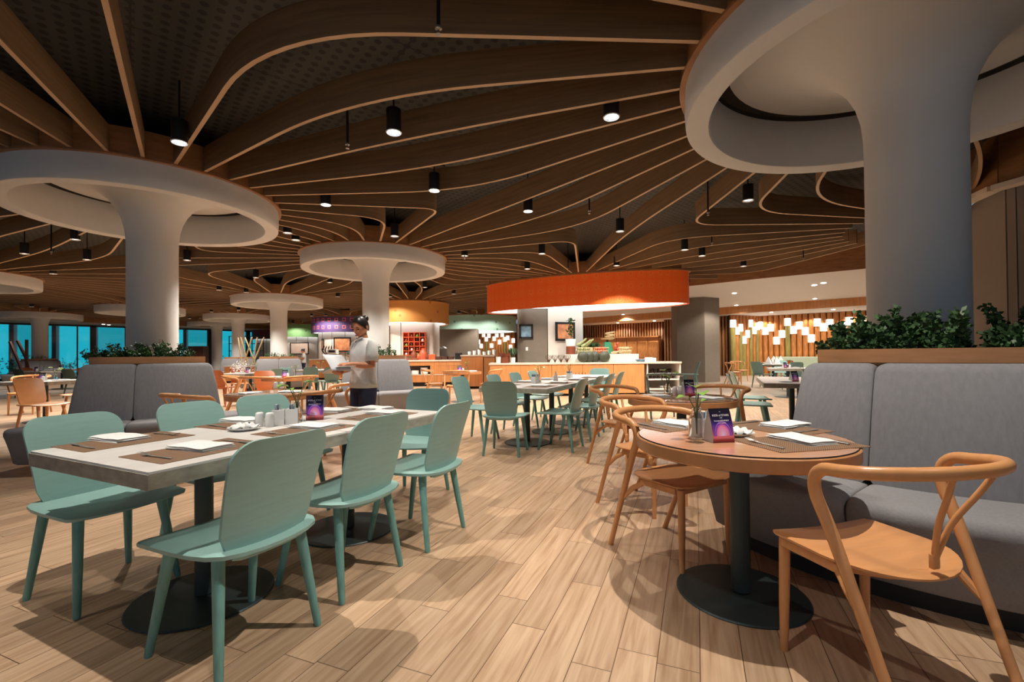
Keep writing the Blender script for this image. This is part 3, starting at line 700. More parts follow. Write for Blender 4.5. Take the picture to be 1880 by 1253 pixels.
def shell_chair(ms, ml, name='shell_chair'):
    def f():
        t = thing(name, '', 'chair')
        # seat outline
        out = []
        for k in range(9): x = -.225+.45*k/8; out.append((x, .225+.012*(1-(x/.225)**2)))
        out = out[::-1]       # right to left along the front
        left = [(-.243, .205), (-.247, .12), (-.243, 0), (-.235, -.10), (-.222, -.17), (-.19, -.218), (-.13, -.245), (-.06, -.256), (0, -.258)]
        pts = out+left+[(-x, y) for x, y in left[-2::-1]]
        # build seat as stacked rings, saddle dip
        b = MB(); n = len(pts); rings = []
        for sc, zz in ((.3, 0), (.65, 0), (.92, 0), (1, -.006), (.995, -.02), (.93, -.024), (.5, -.028)):
            r = []
            for x, y in pts:
                X, Y = x*sc, y*sc-.0*(1-sc); dip = -.012*(1-min(1, (X/.22)**2))+.006*(Y/.22)**2-.012*max(0, (Y-.15)/.08)
                r.append((X, Y, .447+zz+(dip if zz > -.01 else dip*.7)))
            rings.append(r)
        vs = [p for r in rings for p in r]; fs = [tuple(range(n))]
        for i in range(len(rings)-1):
            for k in range(n): fs.append((i*n+k, (i+1)*n+k, (i+1)*n+(k+1) % n, i*n+(k+1) % n))
        fs.append(tuple((len(rings)-1)*n+k for k in range(n))[::-1]); b.add(vs, fs)
        b.build('seat', ms, t, smooth=60)
        # rear rail under the lip
        rail = [(x, -.222+.9*x*x, .422) for x in [-.15+.30*k/10 for k in range(11)]]
        MB().tube(rail, [.012]+[.02]*9+[.012], 10, flat=(1, .8)).build('rear_rail', ms, t)
        chair_back(MB(), .178, .205, .435, .835, -.20, .115, .85, .013, .085).build('backrest', ms, t, smooth=60)
        for sx in (-1, 1):
            for top, bot in (((sx*.165, .125, .43), (sx*.205, .205, 0)), ((sx*.165, -.15, .43), (sx*.205, -.215, 0))):
                T, B_ = Vector(top), Vector(bot)
                leg = MB().tube([T, T.lerp(B_, .08), T.lerp(B_, .5), T.lerp(B_, .97), B_], [.021, .0215, .0185, .0145, .012], 14).build('leg', ml, t)
        return t
    return f
mint = shell_chair(M['mint'], M['mintleg']); rust = shell_chair(M['rust'], M['rust'], 'shell_chair'); orng = shell_chair(M['orange'], M['orange']); dgrn = shell_chair(M['darkgreen'], M['darkgreen'])
U = Vector((.427, .904)); Nn = Vector((-.904, .427)); C0 = Vector((-1.24, 1.55))
ANG = math.atan2(U.y, U.x)
def tp(u, n, o=C0): p = o+U*u+Nn*n; return (p.x, p.y)
def face(dx, dy): return math.atan2(dy, dx)-PI/2        # rotation so local +Y looks along (dx,dy)
FN = face(Nn.x, Nn.y); FNm = face(-Nn.x, -Nn.y); FU = face(U.x, U.y); FUm = face(-U.x, -U.y)
g1 = 'mint chairs around the near grey table'
for p, rz, lab in [((-1.99, 2.235), FNm+.05, 'mint green shell chair nearest at far left, facing the near grey-edged table'),
                   ((-1.10, 1.815), FN, 'nearest mint green shell chair, its back to the camera beside the near table'),
                   ((-.885, 2.345), FN, 'second mint green shell chair along the right side of the near table'),
                   ((-.605, 2.875), FN+.03, 'third mint green shell chair along the right side of the near table'),
                   ((-1.81, 2.80), FNm, 'second mint green shell chair on the left side of the near table'),
                   ((-1.63, 3.27), FNm-.1, 'mint shell chair on the left side of the near table, behind the condiments'),
                   ((-.80, 3.66), FUm+.15, 'pale mint shell chair at the far end of the near table')]:
    place('mint', mint, lab, 'chair', p, rz, g1)

# ------------------------------------------------------------------ bentwood armchair (front = +Y)
def arm_chair(m):
    def f():
        t = thing('bentwood_armchair', '', 'chair')
        # seat: D shape
        front = [(.235, .19), (.22, .222), (.12, .235), (0, .238), (-.12, .235), (-.22, .222), (-.235, .19)]
        arc = [(-.238*math.cos(a), -.03-.225*math.sin(a)) for a in [PI*k/16 for k in range(17)]]
        pts = front+arc; n = len(pts); rings = []
        for sc, zz in ((.35, 0), (.7, 0), (.96, 0), (1, -.004), (1, -.012), (.95, -.016), (.5, -.018)):
            rings.append([(x*sc, y*sc, .452+zz-.016*(1-min(1, (x*sc/.22)**2))*(1 if zz > -.01 else .9)) for x, y in pts])
        vs = [p for r in rings for p in r]; fs = [tuple(range(n))]
        for i in range(len(rings)-1):
            for k in range(n): fs.append((i*n+k, (i+1)*n+k, (i+1)*n+(k+1) % n, i*n+(k+1) % n))
        fs.append(tuple((len(rings)-1)*n+k for k in range(n))[::-1])
        b = MB(); b.add(vs, fs); b.build('seat', m, t, smooth=60)
        # hoop: rear leg -> arm -> around the back -> other arm -> rear leg
        right = [(.235, -.335, 0), (.247, -.25, .20), (.258, -.165, .40), (.268, -.095, .56), (.274, -.055, .64), (.278, -.045, .685), (.281, -.056, .722), (.283, -.092, .747), (.283, -.15, .754)]
        arcp = [(.283*math.cos(a), -.17-.19*math.sin(a), .757+.02*math.sin(a)) for a in [PI*k/14 for k in range(1, 14)]]
        pts = right+arcp+[(-x, y, z) for x, y, z in reversed(right)]
        sm = catmull(pts, 4); mlen = len(sm)
        rad = [(.0165 + .004*min(1, max(0, p.z-.2)/.4)) for p in sm]
        MB().tube(sm, rad, 14).build('back_hoop', m, t)
        for sx in (-1, 1):
            b = MB().tube([(sx*.19, .195, .425), (sx*.193, .198, .2), (sx*.196, .2, 0)], [.0205, .019, .0145], 8); b.build('front_leg', m, t, smooth=50)
            # strut from the hoop leg up into the apron
            MB().tube([(sx*.250, -.205, .30), (sx*.235, -.13, .375), (sx*.2, -.05, .42)], [.010, .016, .015], 8).build('side_bracket', m, t)
            # Y splat: prong
            MB().tube(catmull([(0, -.222, .455), (sx*.006, -.232, .50), (sx*.028, -.262, .60), (sx*.062, -.315, .70), (sx*.085, -.35, .772)], 4), .0095, 10).build('back_spindle', m, t)
            MB().box((sx*.215, .05, .418), (.018, .26, .034)).build('side_rail', m, t, bevel=.004)
        MB().box((0, .198, .418), (.36, .018, .034)).build('front_rail', m, t, bevel=.004)
        MB().tube([(-.2, -.05, .415), (-.1, -.16, .42), (0, -.2, .422), (.1, -.16, .42), (.2, -.05, .415)], .014, 8, flat=(1.2, .7)).build('rear_rail', m, t)
        MB().box((0, -.226, .475), (.03, .02, .05)).build('spindle_foot', m, t, bevel=.006)
        for c_ in t.children: c_.data.transform(Matrix.Scale(.88, 4, (0, 1, 0)))
        return t
    return f
arm = arm_chair(M['orange'])
def rt(x, y): return Vector((x, y))
T1 = Vector((1.055, 2.13)); T2 = Vector((1.50, 4.05)); T3 = Vector((-2.62, 5.0))
for p, rz, lab, g in [((.925, 2.565), face(.52, -.85), 'orange bentwood armchair tucked under the near round table at left', 'a'),
                   ((1.245, 1.60), face(-.24, .97), 'nearest orange bentwood armchair at the right picture edge', 'a'),
                   ((1.0, 3.36), face(.62, -.78), 'orange bentwood armchair directly behind the near round table chair', 'b'),
                   ((1.13, 4.60), face(.62, -.78), 'orange bentwood armchair left of the second round table', 'b'),
                   ((1.97, 4.52), face(-.8, -.55), 'orange bentwood armchair right of the second round table, by the mint chair', 'b'),
                   ((-3.0, 4.42), face(.5, .85), 'orange bentwood armchair at left of the round table behind the near table', 'c'),
                   ((-2.08, 4.58), face(-.9, .35), 'orange bentwood armchair right of the round table, beside the waitress', 'c'),
                   ((-2.12, 5.42), face(-.75, -.65), 'orange bentwood armchair at the far side of the table by the waitress', 'c')]:
    place('arm', arm, lab, 'chair', p, rz, 'orange bentwood armchairs at the round tables')

# ------------------------------------------------------------------ tables
def sq_table(w=.9, d=.9):
    def f():
        t = thing('square_table', '', 'table')
        MB().prism(rrect(w-.008, d-.008, .006, 2), .722, .73).build('table_top', M['stone'], t, smooth=30)
        MB().prism(rrect(w, d, .004, 2), .668, .7215).build('top_edge', M['stoneedge'], t, smooth=30)
        MB().lathe([(.001, .668), (.038, .668), (.038, .02), (.001, .02)], n=24).build('pole', M['metal'], t)
        MB().lathe([(.001, .668), (.16, .668), (.16, .66), (.001, .66)], n=24).build('mount_plate', M['metal'], t)
        MB().lathe([(.001, .014), (.05, .014), (.29, .010), (.295, .004), (.29, 0), (.001, 0)], n=48).build('base_plate', M['metal'], t)
        return t
    return f
def round_table_f(r=.46):
    def f():
        t = thing('round_table', '', 'table')
        MB().lathe([(.001, .73), (r-.012, .73), (r-.010, .726), (.001, .726)], n=72).build('glass_top', M['tablewood'], t)
        MB().lathe([(.001, .725), (r-.004, .725), (r, .721), (r, .675), (r-.006, .668), (.001, .668)], n=72).build('table_top', M['tableedge'], t)
        MB().lathe([(r-.0115, .7255), (r-.0115, .7305), (r-.0095, .7305), (r-.0095, .7255)], n=72).build('glass_edge', M['seam'], t)
        MB().lathe([(.001, .668), (.042, .668), (.042, .02), (.001, .02)], n=24).build('pole', M['metal'], t)
        MB().lathe([(.001, .014), (.05, .014), (.278, .010), (.283, .004), (.278, 0), (.001, 0)], n=48).build('base_plate', M['metal'], t)
        return t
    return f
place('sq', sq_table(), 'near square table with pale top and grey-brown edge, at the left foreground', 'table', tp(.45, .45), ANG, 'square pale-topped tables')
place('sq', sq_table(), 'square pale-topped table joined to the far end of the near table', 'table', tp(1.352, .452), ANG, 'square pale-topped tables')
MO = Vector((.40, 5.22))
for k in range(4): place('sq', sq_table(), ['front', 'second', 'third', 'rearmost'][k]+' square table of the long mint-chair table in the middle', 'table', tp(.45+.902*k, .45, MO), ANG, 'square pale-topped tables')
place('rd', round_table_f(), 'near round table with glossy orange top at the right', 'table', tuple(T1), 0, 'round orange-edged tables')
place('rd', round_table_f(), 'second round table behind the near round table', 'table', tuple(T2), .6, 'round orange-edged tables')
place('rd', round_table_f(), 'round table behind the near table, left of the waitress', 'table', tuple(T3), 1.1, 'round orange-edged tables')
# mint chairs at the long middle table
g2 = 'mint chairs around the long middle table'
mid = [(-.075, .42, FU, 'mint shell chair at the near end of the middle table, back to the camera')]
mid = []
place('mint', mint, 'mint shell chair at the near end of the middle table, seen from behind', 'chair', (-.08, 5.22), face(.25, .97), g2)
place('mint', mint, 'mint shell chair left of the near end of the middle table', 'chair', (-.46, 6.0), FNm, g2)
for k, (un, nn_) in enumerate([(.3, 0), (1.0, -.02), (1.75, 0), (2.45, .0)]):
    if k < 4: place('mint', mint, 'mint shell chair on the right side of the middle table, %s from the near end' % ['first', 'second', 'third', 'fourth'][k], 'chair', tp(un, nn_-.05, MO), FN, g2)
for k, un in enumerate([1.05, 1.8, 2.55]):
    place('mint', mint, 'mint shell chair on the left side of the middle table, %s from the near end' % ['second', 'third', 'fourth'][k], 'chair', tp(un, .97, MO), FNm, g2)
place('mint', mint, 'mint shell chair at the far end of the middle table', 'chair', tp(3.85, .45, MO), FUm, g2)

# ------------------------------------------------------------------ tableware builders
def make_mat():
    b = MB().prism(rrect(.44, .30, .004, 1), 0, .002); return b.build('placemat', M['mat'], smooth=0)
def make_napkin():
    b = MB()
    # folded cloth: three soft layers
    def layer(w, d, z, th, dx, dy, rz):
        nx, ny = 10, 6; top = []; bot = []
        for j in range(ny+1):
            for i in range(nx+1):
                x = -w/2+w*i/nx; y = -d/2+d*j/ny; e = max(abs(x)/(w/2), abs(y)/(d/2)); zz = z+th-(th*.7*max(0, (e-.82)/.18)**2)+.0015*math.sin(x*40+y*25)
                c_, s_ = math.cos(rz), math.sin(rz); X, Y = x*c_-y*s_+dx, x*s_+y*c_+dy
                top.append((X, Y, zz)); bot.append((X, Y, z))
        n = nx+1; o = len(top); fs = []
        for j in range(ny):
            for i in range(nx): a = j*n+i; fs += [(a, a+1, a+n+1, a+n), (o+a, o+a+n, o+a+n+1, o+a+1)]
        for i in range(nx): fs += [(i, o+i, o+i+1, i+1), (ny*n+i, ny*n+i+1, o+ny*n+i+1, o+ny*n+i)]
        for j in range(ny): fs += [(j*n, j*n+n, o+j*n+n, o+j*n), (j*n+nx, o+j*n+nx, o+j*n+nx+n, j*n+nx+n)]
        b.add(top+bot, fs)
    layer(.235, .145, .0, .006, 0, 0, 0); layer(.232, .142, .0065, .006, .001, .002, .02); layer(.226, .138, .0132, .008, -.001, .003, -.015)
    return b.build('napkin', M['napkin'], smooth=60)
def make_fork():
    b = MB().tube([(0, -.10, .003), (0, -.04, .004), (0, .02, .004), (0, .045, .006)], [.0045, .003, .0025, .004], 8, flat=(.5, 1.5))
    b.box((0, .055, .006), (.022, .022, .0025))
    for k in range(4): b.tube([(-.009+.006*k, .064, .006), (-.009+.006*k, .085, .009), (-.009+.006*k, .10, .014)], [.0016, .0014, .0008], 6)
    return b.build('fork', M['steel'])
def make_knife():
    b = MB().tube([(0, -.10, .004), (0, -.02, .004)], [.0055, .005], 8, flat=(.6, 1.3))
    b.prism([(-.006, -.02), (.006, -.02), (.008, .05), (.004, .10), (-.002, .115), (-.006, .09)], .002, .004)
    return b.build('knife', M['steel'])
def make_shaker():
    t = thing('shaker', '', 'shaker'); MB().lathe([(.001, 0), (.019, 0), (.021, .004), (.0175, .055), (.0165, .060), (.012, .064), (.001, .065)], n=24).build('body', M['china'], t)
    for k in range(3): MB().lathe([(.001, .0652), (.0012, .0655)], c=((k-1)*.004, 0, 0), n=6).build('hole', M['black'], t)
    return t
def make_caddy():
    t = thing('sachet_holder', '', 'holder')
    b = MB()
    for cx in (-.028, .028):
        for s, d in (((0, .024), (.052, .004)), ((0, -.024), (.052, .004)), ((.024, 0), (.004, .052)), ((-.024, 0), (.004, .052))): b.box((cx+s[0], s[1], .035), (d[0], d[1], .07))
        b.box((cx, 0, .003), (.05, .05, .005))
    b.build('box', M['china'], t, bevel=.001)
    for k in range(10):
        x = (-.046+.0042*(k % 5)) if k < 5 else (.012+.0045*(k % 5)); MB().box((x+.004, random.uniform(-.004, .004), .055), (.0015, .04, .075), T=Matrix.Rotation(random.uniform(-.1, .1), 3, 'Y')).build('sachet', M['paper'] if k % 3 else M['art1'], t, smooth=0)
    return t
def make_vase():
    t = thing('glass_bottle_vase', '', 'vase')
    MB().lathe([(.001, .002), (.026, .002), (.028, .008), (.028, .072), (.024, .085), (.0165, .095), (.0165, .11), (.019, .113), (.017, .115), (.0145, .11), (.0145, .095), (.022, .084), (.0262, .071), (.0262, .009), (.001, .006)], n=28).build('glass', M['glass'], t)
    return t
def make_plant():
    t = thing('potted_cutting', '', 'plant')
    def leaf(root, tip, w):
        r, e = Vector(root), Vector(tip); d = e-r; sd = d.cross(Vector((0, 0, 1))).normalized()*w; up = Vector((0, 0, w*.35)); vs = []; fs = []
        prof = [0, .55, .95, 1, .85, .55, .22, 0]
        for i, p in enumerate(prof):
            c = r+d*(i/7)+Vector((0, 0, -.25*d.length*(i/7)**2)); vs += [c-sd*p+up*p, c, c+sd*p+up*p]
        for i in range(7):
            a = i*3; fs += [(a, a+1, a+4, a+3), (a+1, a+2, a+5, a+4)]
        bb = MB(); bb.add(vs, fs); bb.build('leaf', M['leaf2'], t, smooth=80)
    stems = MB()
    for k, (dx, dy, dz, w) in enumerate([(-.05, -.02, .17, .03), (.045, .01, .185, .028), (-.03, .03, .15, .024), (.012, -.02, .135, .02)]):
        stems.tube(catmull([(0, 0, .02), (dx*.15, dy*.15, .10), (dx*.7, dy*.7, dz)], 5), .0022, 6)
        leaf((dx*.7, dy*.7, dz), (dx*.7+dx*1.2, dy*.7+dy*1.3, dz+.012), w)
    stems.build('stem', M['stem'], t)
    return t
def txt(s, size, loc, rot, m, parent, name='lettering'):
    cu = bpy.data.curves.new(name, 'FONT'); cu.body = s; cu.size = size; cu.align_x = 'CENTER'; cu.extrude = .0002
    tmp = bpy.data.objects.new('tmp', cu); C.objects.link(tmp); bpy.context.view_layer.update()
    me = bpy.data.meshes.new_from_object(tmp.evaluated_get(bpy.context.evaluated_depsgraph_get())); bpy.data.objects.remove(tmp)
    me.materials.clear(); me.materials.append(m)
    o = bpy.data.objects.new(name, me); C.objects.link(o); o.parent = parent; o.location = loc; o.rotation_euler = rot
    return o
def make_card():
    t = thing('tent_card', '', 'sign')
    W_, H_, B_ = .076, .108, .052            # width, height, depth; printed front faces -Y
    b = MB()
    def pan(y0, y1, off_):    # curved sheet
        rows = []
        for i in range(9):
            s = i/8; y = y0+(y1-y0)*(s**1.7); z = H_*s; rows.append((y, z))
        return rows
    fr = pan(-B_/2, 0, 0); bk = pan(B_/2, 0, 0)
    for name, rows, m in (('printed_panel', fr, M['poster']), ('rear_panel', bk, M['poster'])):
        q = MB(); vs = []; uv = []
        for y, z in rows:
            for x in (-W_/2, W_/2): vs.append((x, y, z)); uv.append(((x+W_/2)/W_, z/H_))
        fs = [(2*i, 2*i+1, 2*i+3, 2*i+2) for i in range(8)]; q.add(vs, fs, uv); q.build(name, m, t, smooth=80)
    for sx in (-1, 1):
        q = MB(); out = [(y, z) for y, z in fr]+[(y, z) for y, z in reversed(bk)][1:]
        vs = [(sx*(W_/2-.0005), y, z) for y, z in out]; q.add(vs, [tuple(range(len(vs)))]); q.build('side_flap', M['cardgrey'], t, smooth=0)
    for s, size, zz in (('KIDS of STARS', .0095, .083), ('LIVE', .005, .0765), ('Sounds JOURNEY', .0072, .067), ('every weekend', .0045, .061), ('the', .004, .096)):
        sv = (zz/H_)**(1/1.0); y = -B_/2+(B_/2)*(sv**1.7); sl = math.atan2((B_/2)*1.7*sv**.7, H_)
        txt(s, size, (0, y-.0012, zz), (PI/2-sl, 0, 0), M['text'], t)
    return t
def make_plate():
    t = thing('side_plate', '', 'plate'); MB().lathe([(.001, .006), (.045, .006), (.072, .016), (.078, .018), (.076, .014), (.05, .001), (.001, .001)], n=40).build('dish', M['china'], t); return t
def crumple():
    b = MB(); n = 12; vs = []
    for j in range(n):
        for i in range(n):
            x = -.06+.12*i/(n-1); y = -.045+.09*j/(n-1); vs.append((x+.004*math.sin(j*2.1), y+.004*math.cos(i*1.7), .028+.007*math.sin(i*1.3+j)+.006*math.cos(j*1.9-i*.6)-.014*max(abs(x)/.06, abs(y)/.045)**3))
    fs = [(j*n+i, j*n+i+1, j*n+n+i+1, j*n+n+i) for j in range(n-1) for i in range(n-1)]; b.add(vs, fs); o = b.build('folded_napkin', M['napkin'], smooth=80)
    md = o.modifiers.new('solid', 'SOLIDIFY'); md.thickness = .004; return o
ZT = .7302
def setting(p, rz, who, group, napoff=(0, .01), swap=False, full=True, jig=0):
    """placemat, napkin, fork, knife; local +Y points away from the diner"""
    R_ = Matrix.Rotation(rz, 2)
    def at(x, y): q = Vector(p)+R_ @ Vector((x, y)); return (q.x, q.y)
    place('pm', make_mat, 'brown woven placemat '+who, 'placemat', at(0, 0)+(ZT,), rz+jig, group+' placemats')
    place('nk', make_napkin, 'white folded napkin '+who, 'napkin', at(*napoff)+(ZT+.0025,), rz+PI/2+.06, group+' napkins')
    if full:
        place('fk', make_fork, 'steel fork '+who, 'fork', at(-.165, .0)+(ZT+.0025,), rz+.05, group+' cutlery')
        place('kn', make_knife, 'steel knife '+who, 'knife', at(.165, 0)+(ZT+.0025,), rz-.03, group+' cutlery')
gA = 'near table'
setting(tp(.30, .785), FNm, 'before the far-left mint chair on the near table', gA, (.0, -.07))
setting(tp(.31, .245), FN, 'before the nearest mint chair on the near table', gA, (.02, .02))
setting(tp(.86, .245), FN, 'before the second right-hand mint chair of the near table', gA, (.07, .03))
setting(tp(1.44, .27), FN, 'before the third right-hand mint chair of the near table', gA, (.1, .04))
setting(tp(.90, .79), FNm, 'behind the shakers on the left side of the near table', gA, (-.03, -.09))
setting(tp(1.50, .76), FNm, 'at the far left side of the near table, before the waitress', gA)
place('nk', make_napkin, 'white folded napkin at the far end of the near table', 'napkin', tp(1.72, .55)+(ZT+.001,), FUm, 'near table napkins')
SC = (1.25, 1.25, 1.25)
place('sh', make_shaker, 'white salt shaker left of the sachet holder on the near table', 'shaker', tp(.84, .60)+(ZT,), 0, 'shakers on the near table', SC)
place('sh', make_shaker, 'white pepper shaker nearer the sachet holder on the near table', 'shaker', tp(.855, .535)+(ZT,), 0, 'shakers on the near table', SC)
place('cd', make_caddy, 'white sachet holder full of sugar packets on the near table', 'holder', tp(.955, .535)+(ZT,), .35, 'sachet holders', SC)
place('vs', make_vase, 'small glass bottle vase on the near table beside the tent card', 'vase', tp(1.06, .565)+(ZT,), 0, 'glass bottle vases')
place('pt', make_plant, 'green leafy cutting in the bottle on the near table', 'plant', tp(1.06, .565)+(ZT,), .4, 'leafy cuttings in bottles', SC)
place('tc', make_card, 'dark tent card with pink dome print on the near table', 'sign', tp(1.16, .53)+(ZT,), .35, 'tent cards', (1.3, 1.3, 1.4))
place('pl', make_plate, 'small white side plate in front of the shakers', 'plate', tp(.72, .56)+(ZT,), 0, 'side plates')
place('cr', crumple, 'crumpled white napkin lying on the side plate', 'napkin', tp(.72, .56)+(ZT+.004,), ANG, 'crumpled napkins')
# near round table
gB = 'near round table'
def T1p(x, y): return (T1.x+x, T1.y+y)
setting(T1p(.165, -.17), face(-.22, .97), 'at the right front of the near round table', gB, (.05, .03))
setting(T1p(.30, .24), face(-.9, -.42), 'at the bench side of the near round table', gB, (0, -.09))
setting(T1p(-.17, .35), face(.45, -.9), 'at the rear left of the near round table', gB)
place('vs', make_vase, 'glass bottle vase left of the tent card on the near round table', 'vase', T1p(-.22, -.06)+(ZT,), 0, 'glass bottle vases', SC)
place('pt', make_plant, 'green cutting in the bottle on the near round table', 'plant', T1p(-.22, -.06)+(ZT,), 1.0, 'leafy cuttings in bottles', SC)
place('tc', make_card, 'dark tent card with glowing dome print on the near round table', 'sign', T1p(-.145, -.115)+(ZT,), .18, 'tent cards', (1.35, 1.35, 1.35))
place('cd', make_caddy, 'sachet holder hidden behind the tent card of the near round table', 'holder', T1p(-.14, .02)+(ZT,), .4, 'sachet holders')
place('pl', make_plate, 'small plate right of the tent card on the near round table', 'plate', T1p(.0, .02)+(ZT,), 0, 'side plates')
place('cr', crumple, 'crumpled white napkin on the plate of the near round table', 'napkin', T1p(.0, .03)+(ZT+.004,), .3, 'crumpled napkins')
# second round table
gC = 'second round table'
setting((T2.x-.22, T2.y+.05), face(1, -.1), 'at the left of the second round table', gC)
setting((T2.x+.16, T2.y-.2), face(-.4, .9), 'at the front of the second round table', gC)
setting((T2.x+.2, T2.y+.2), face(-.7, -.7), 'at the rear right of the second round table', gC)
place('vs', make_vase, 'glass bottle vase on the second round table', 'vase', G(1226, 728, ZT)+(ZT,), 0, 'glass bottle vases')
place('pt', make_plant, 'green cutting in the bottle on the second round table', 'plant', G(1226, 728, ZT)+(ZT,), 1.7, 'leafy cuttings in bottles')
place('sh', make_shaker, 'white salt shaker on the second round table', 'shaker', G(1239, 726, ZT)+(ZT,), 0, 'shakers on the round tables')
place('sh', make_shaker, 'white pepper shaker on the second round table', 'shaker', G(1249, 724, ZT)+(ZT,), 0, 'shakers on the round tables')
place('tc', make_card, 'tent card with purple print on the second round table', 'sign', G(1264, 728, ZT)+(ZT,), .1, 'tent cards', (1.25, 1.25, 1.4))
# third round table (left of waitress)
setting((T3.x-.15, T3.y-.2), face(.4, .9), 'at the front left of the round table beside the waitress', 'third round table', full=False)
setting((T3.x+.22, T3.y-.05), face(-.9, .2), 'at the right of the round table beside the waitress', 'third round table', full=False)
place('sh', make_shaker, 'white shaker on the round table behind the near table', 'shaker', G(506, 714, ZT)+(ZT,), 0, 'shakers on the round tables', (1.3, 1.3, 1.3))
place('sh', make_shaker, 'right white shaker on the round table behind the near table', 'shaker', G(517, 714, ZT)+(ZT,), 0, 'shakers on the round tables', (1.3, 1.3, 1.3))
# middle table
for k, (u, n) in enumerate([(.3, .2), (1.0, .2), (1.8, .2), (2.5, .2), (.35, .73), (1.05, .73), (1.8, .73), (2.5, .73)]):
    setting(tp(u, n, MO), FN if n < .5 else FNm, 'on the %s side of the middle table, %s from the front' % ('right' if n < .5 else 'left', ['first', 'second', 'third', 'fourth'][k % 4]), 'middle table', full=False)
place('vs', make_vase, 'front glass bottle on the middle table', 'vase', tp(1.0, .5, MO)+(ZT,), 0, 'glass bottle vases')
place('pt', make_plant, 'cutting in the front bottle of the middle table', 'plant', tp(1.0, .5, MO)+(ZT,), 1.7, 'leafy cuttings in bottles')
place('cd', make_caddy, 'sachet holder in front on the middle table', 'holder', tp(.9, .52, MO)+(ZT,), ANG, 'sachet holders', (1.3, 1.3, 1.3))
place('tc', make_card, 'tent card seen edge-on on the middle table', 'sign', tp(1.45, .42, MO)+(ZT,), ANG+.3, 'tent cards', (1.25, 1.25, 1.3))
place('cd', make_caddy, 'rear sachet holder on the middle table', 'holder', tp(2.1, .42, MO)+(ZT,), ANG, 'sachet holders', (1.3, 1.3, 1.3))
place('pt', make_plant, 'cutting behind the tent card of the middle table', 'plant', tp(2.2, .45, MO)+(ZT,), .7, 'leafy cuttings in bottles')
place('vs', make_vase, 'rear glass bottle on the middle table', 'vase', tp(2.2, .45, MO)+(ZT,), 0, 'glass bottle vases')
#@@REST@@
# ------------------------------------------------------------------ further tables and chairs of the hall
def far_table(key, mk, c, rz, label, extras=True, grp='far table'):
    place(key, mk, label, 'table', c, rz, 'tables further back')
    if extras:
        short = label.split(',')[0]
        place('nk', make_napkin, 'white napkin at left on '+short, 'napkin', (c[0]-.22, c[1]-.05, ZT), rz, 'napkins on the far tables')
        place('nk', make_napkin, 'white napkin at right on '+short, 'napkin', (c[0]+.22, c[1]+.05, ZT), rz+.4, 'napkins on the far tables')
        place('sh', make_shaker, 'white shaker on '+short, 'shaker', (c[0]+.02, c[1]-.06, ZT), 0, 'far shakers', (1.3, 1.3, 1.3))
        place('tc', make_card, 'tent card on '+short, 'sign', (c[0]-.07, c[1]+.02, ZT), .2, 'tent cards', (1.3, 1.3, 1.3))
        place('vs', make_vase, 'glass bottle on '+short, 'vase', (c[0]+.1, c[1]+.08, ZT), 0, 'glass bottle vases')
        place('pt', make_plant, 'cutting on '+short, 'plant', (c[0]+.1, c[1]+.08, ZT), c[0], 'leafy cuttings in bottles')
sq, rd = sq_table(), round_table_f()
far_table('sq', sq, (3.82, 6.05), ANG, 'square table behind the big right bench')
far_table('sq', sq, (4.21, 6.87), ANG, 'second square table behind the big right bench', False)
far_table('rd', rd, (-4.85, 10.1 - .9), .2, 'round table before the grey bench left of the waitress') if False else None
far_table('sq', sq, (-6.55, 11.4), ANG, 'grey-edged square table left of the waitress, behind the round one')
far_table('sq', sq, (-5.85, 13.6), ANG, 'green-grey square table just left of the waitress hands')
far_table('rd', rd, (-4.3, 8.75), .2, 'round table with a purple card left of the waitress')
far_table('rd', rd, (-1.2, 11.0), .2, 'round table before the counter right of the waitress')
far_table('sq', sq, (-8.45, 8.25), .05, 'grey-edged table left of the left bench')
far_table('sq', sq, (-15.2, 14.6), .1, 'far table at the left edge under the windows')
far_table('sq', sq, (-13.1, 15.4), .1, 'far table left of the left column')
far_table('sq', sq, (-17.0, 17.2), .1, 'farthest table below the blue windows')
far_table('sq', sq, (8.7, 15.2), ANG, 'far table before the bamboo wall')
far_table('sq', sq, (10.2, 17.6), ANG, 'table by the banquette of the bamboo wall')
far_table('sq', sq, (6.9, 11.4), ANG, 'square table between the bench and the bamboo wall')
def ch(key, mk, x, y, dx, dy, lab, grp): place(key, mk, lab, 'chair', (x, y), face(dx, dy), grp)
gR = 'mint chairs at the tables behind the right bench'
ch('mint', mint, 3.22, 6.12, .904, -.427, 'mint shell chair left of the big right bench, seat towards the camera', gR)
ch('mint', mint, 3.66, 6.95, .904, -.3, 'shaded mint chair behind the one beside the right bench', gR)
ch('mint', mint, 5.85, 15.0, -1, .2, 'mint chair seen from the side before the grey pillar', 'far mint chairs')
ch('mint', mint, 5.0, 14.2, .9, .2, 'pale mint chair at the right end of the counter', 'far mint chairs')
ch('mint', mint, 8.0, 14.6, .8, .4, 'mint chair seen sideways before the bamboo wall', 'far mint chairs')
ch('mint', mint, 9.35, 15.9, -.6, -.8, 'bright mint chair facing the camera before the banquette', 'far mint chairs')
ch('mint', mint, 8.3, 13.5, .2, 1, 'mint chair half hidden by the right bench back', 'far mint chairs')
ch('arm', arm, 7.9, 16.2, .8, -.2, 'orange bentwood armchair before the left bamboo corner', 'far orange armchairs')
ch('arm', arm, 9.0, 18.0, .3, -.8, 'orange bentwood armchair beside the banquette', 'far orange armchairs')
ch('rust', rust, 9.9, 16.6, .1, 1, 'orange shell chair back below the bamboo lanterns', 'far rust chairs')
gL = 'chairs left of the left bench'
ch('orng', orng, -7.15, 6.95, 1, -.12, 'orange shell chair seen sideways left of the left bench', gL)
ch('orng', orng, -8.35, 8.85, .05, -1, 'orange shell chair facing the camera behind the small grey table', gL)
ch('arm', arm, -9.9, 9.3, .3, -1, 'orange bentwood armchair at the left picture edge', gL)
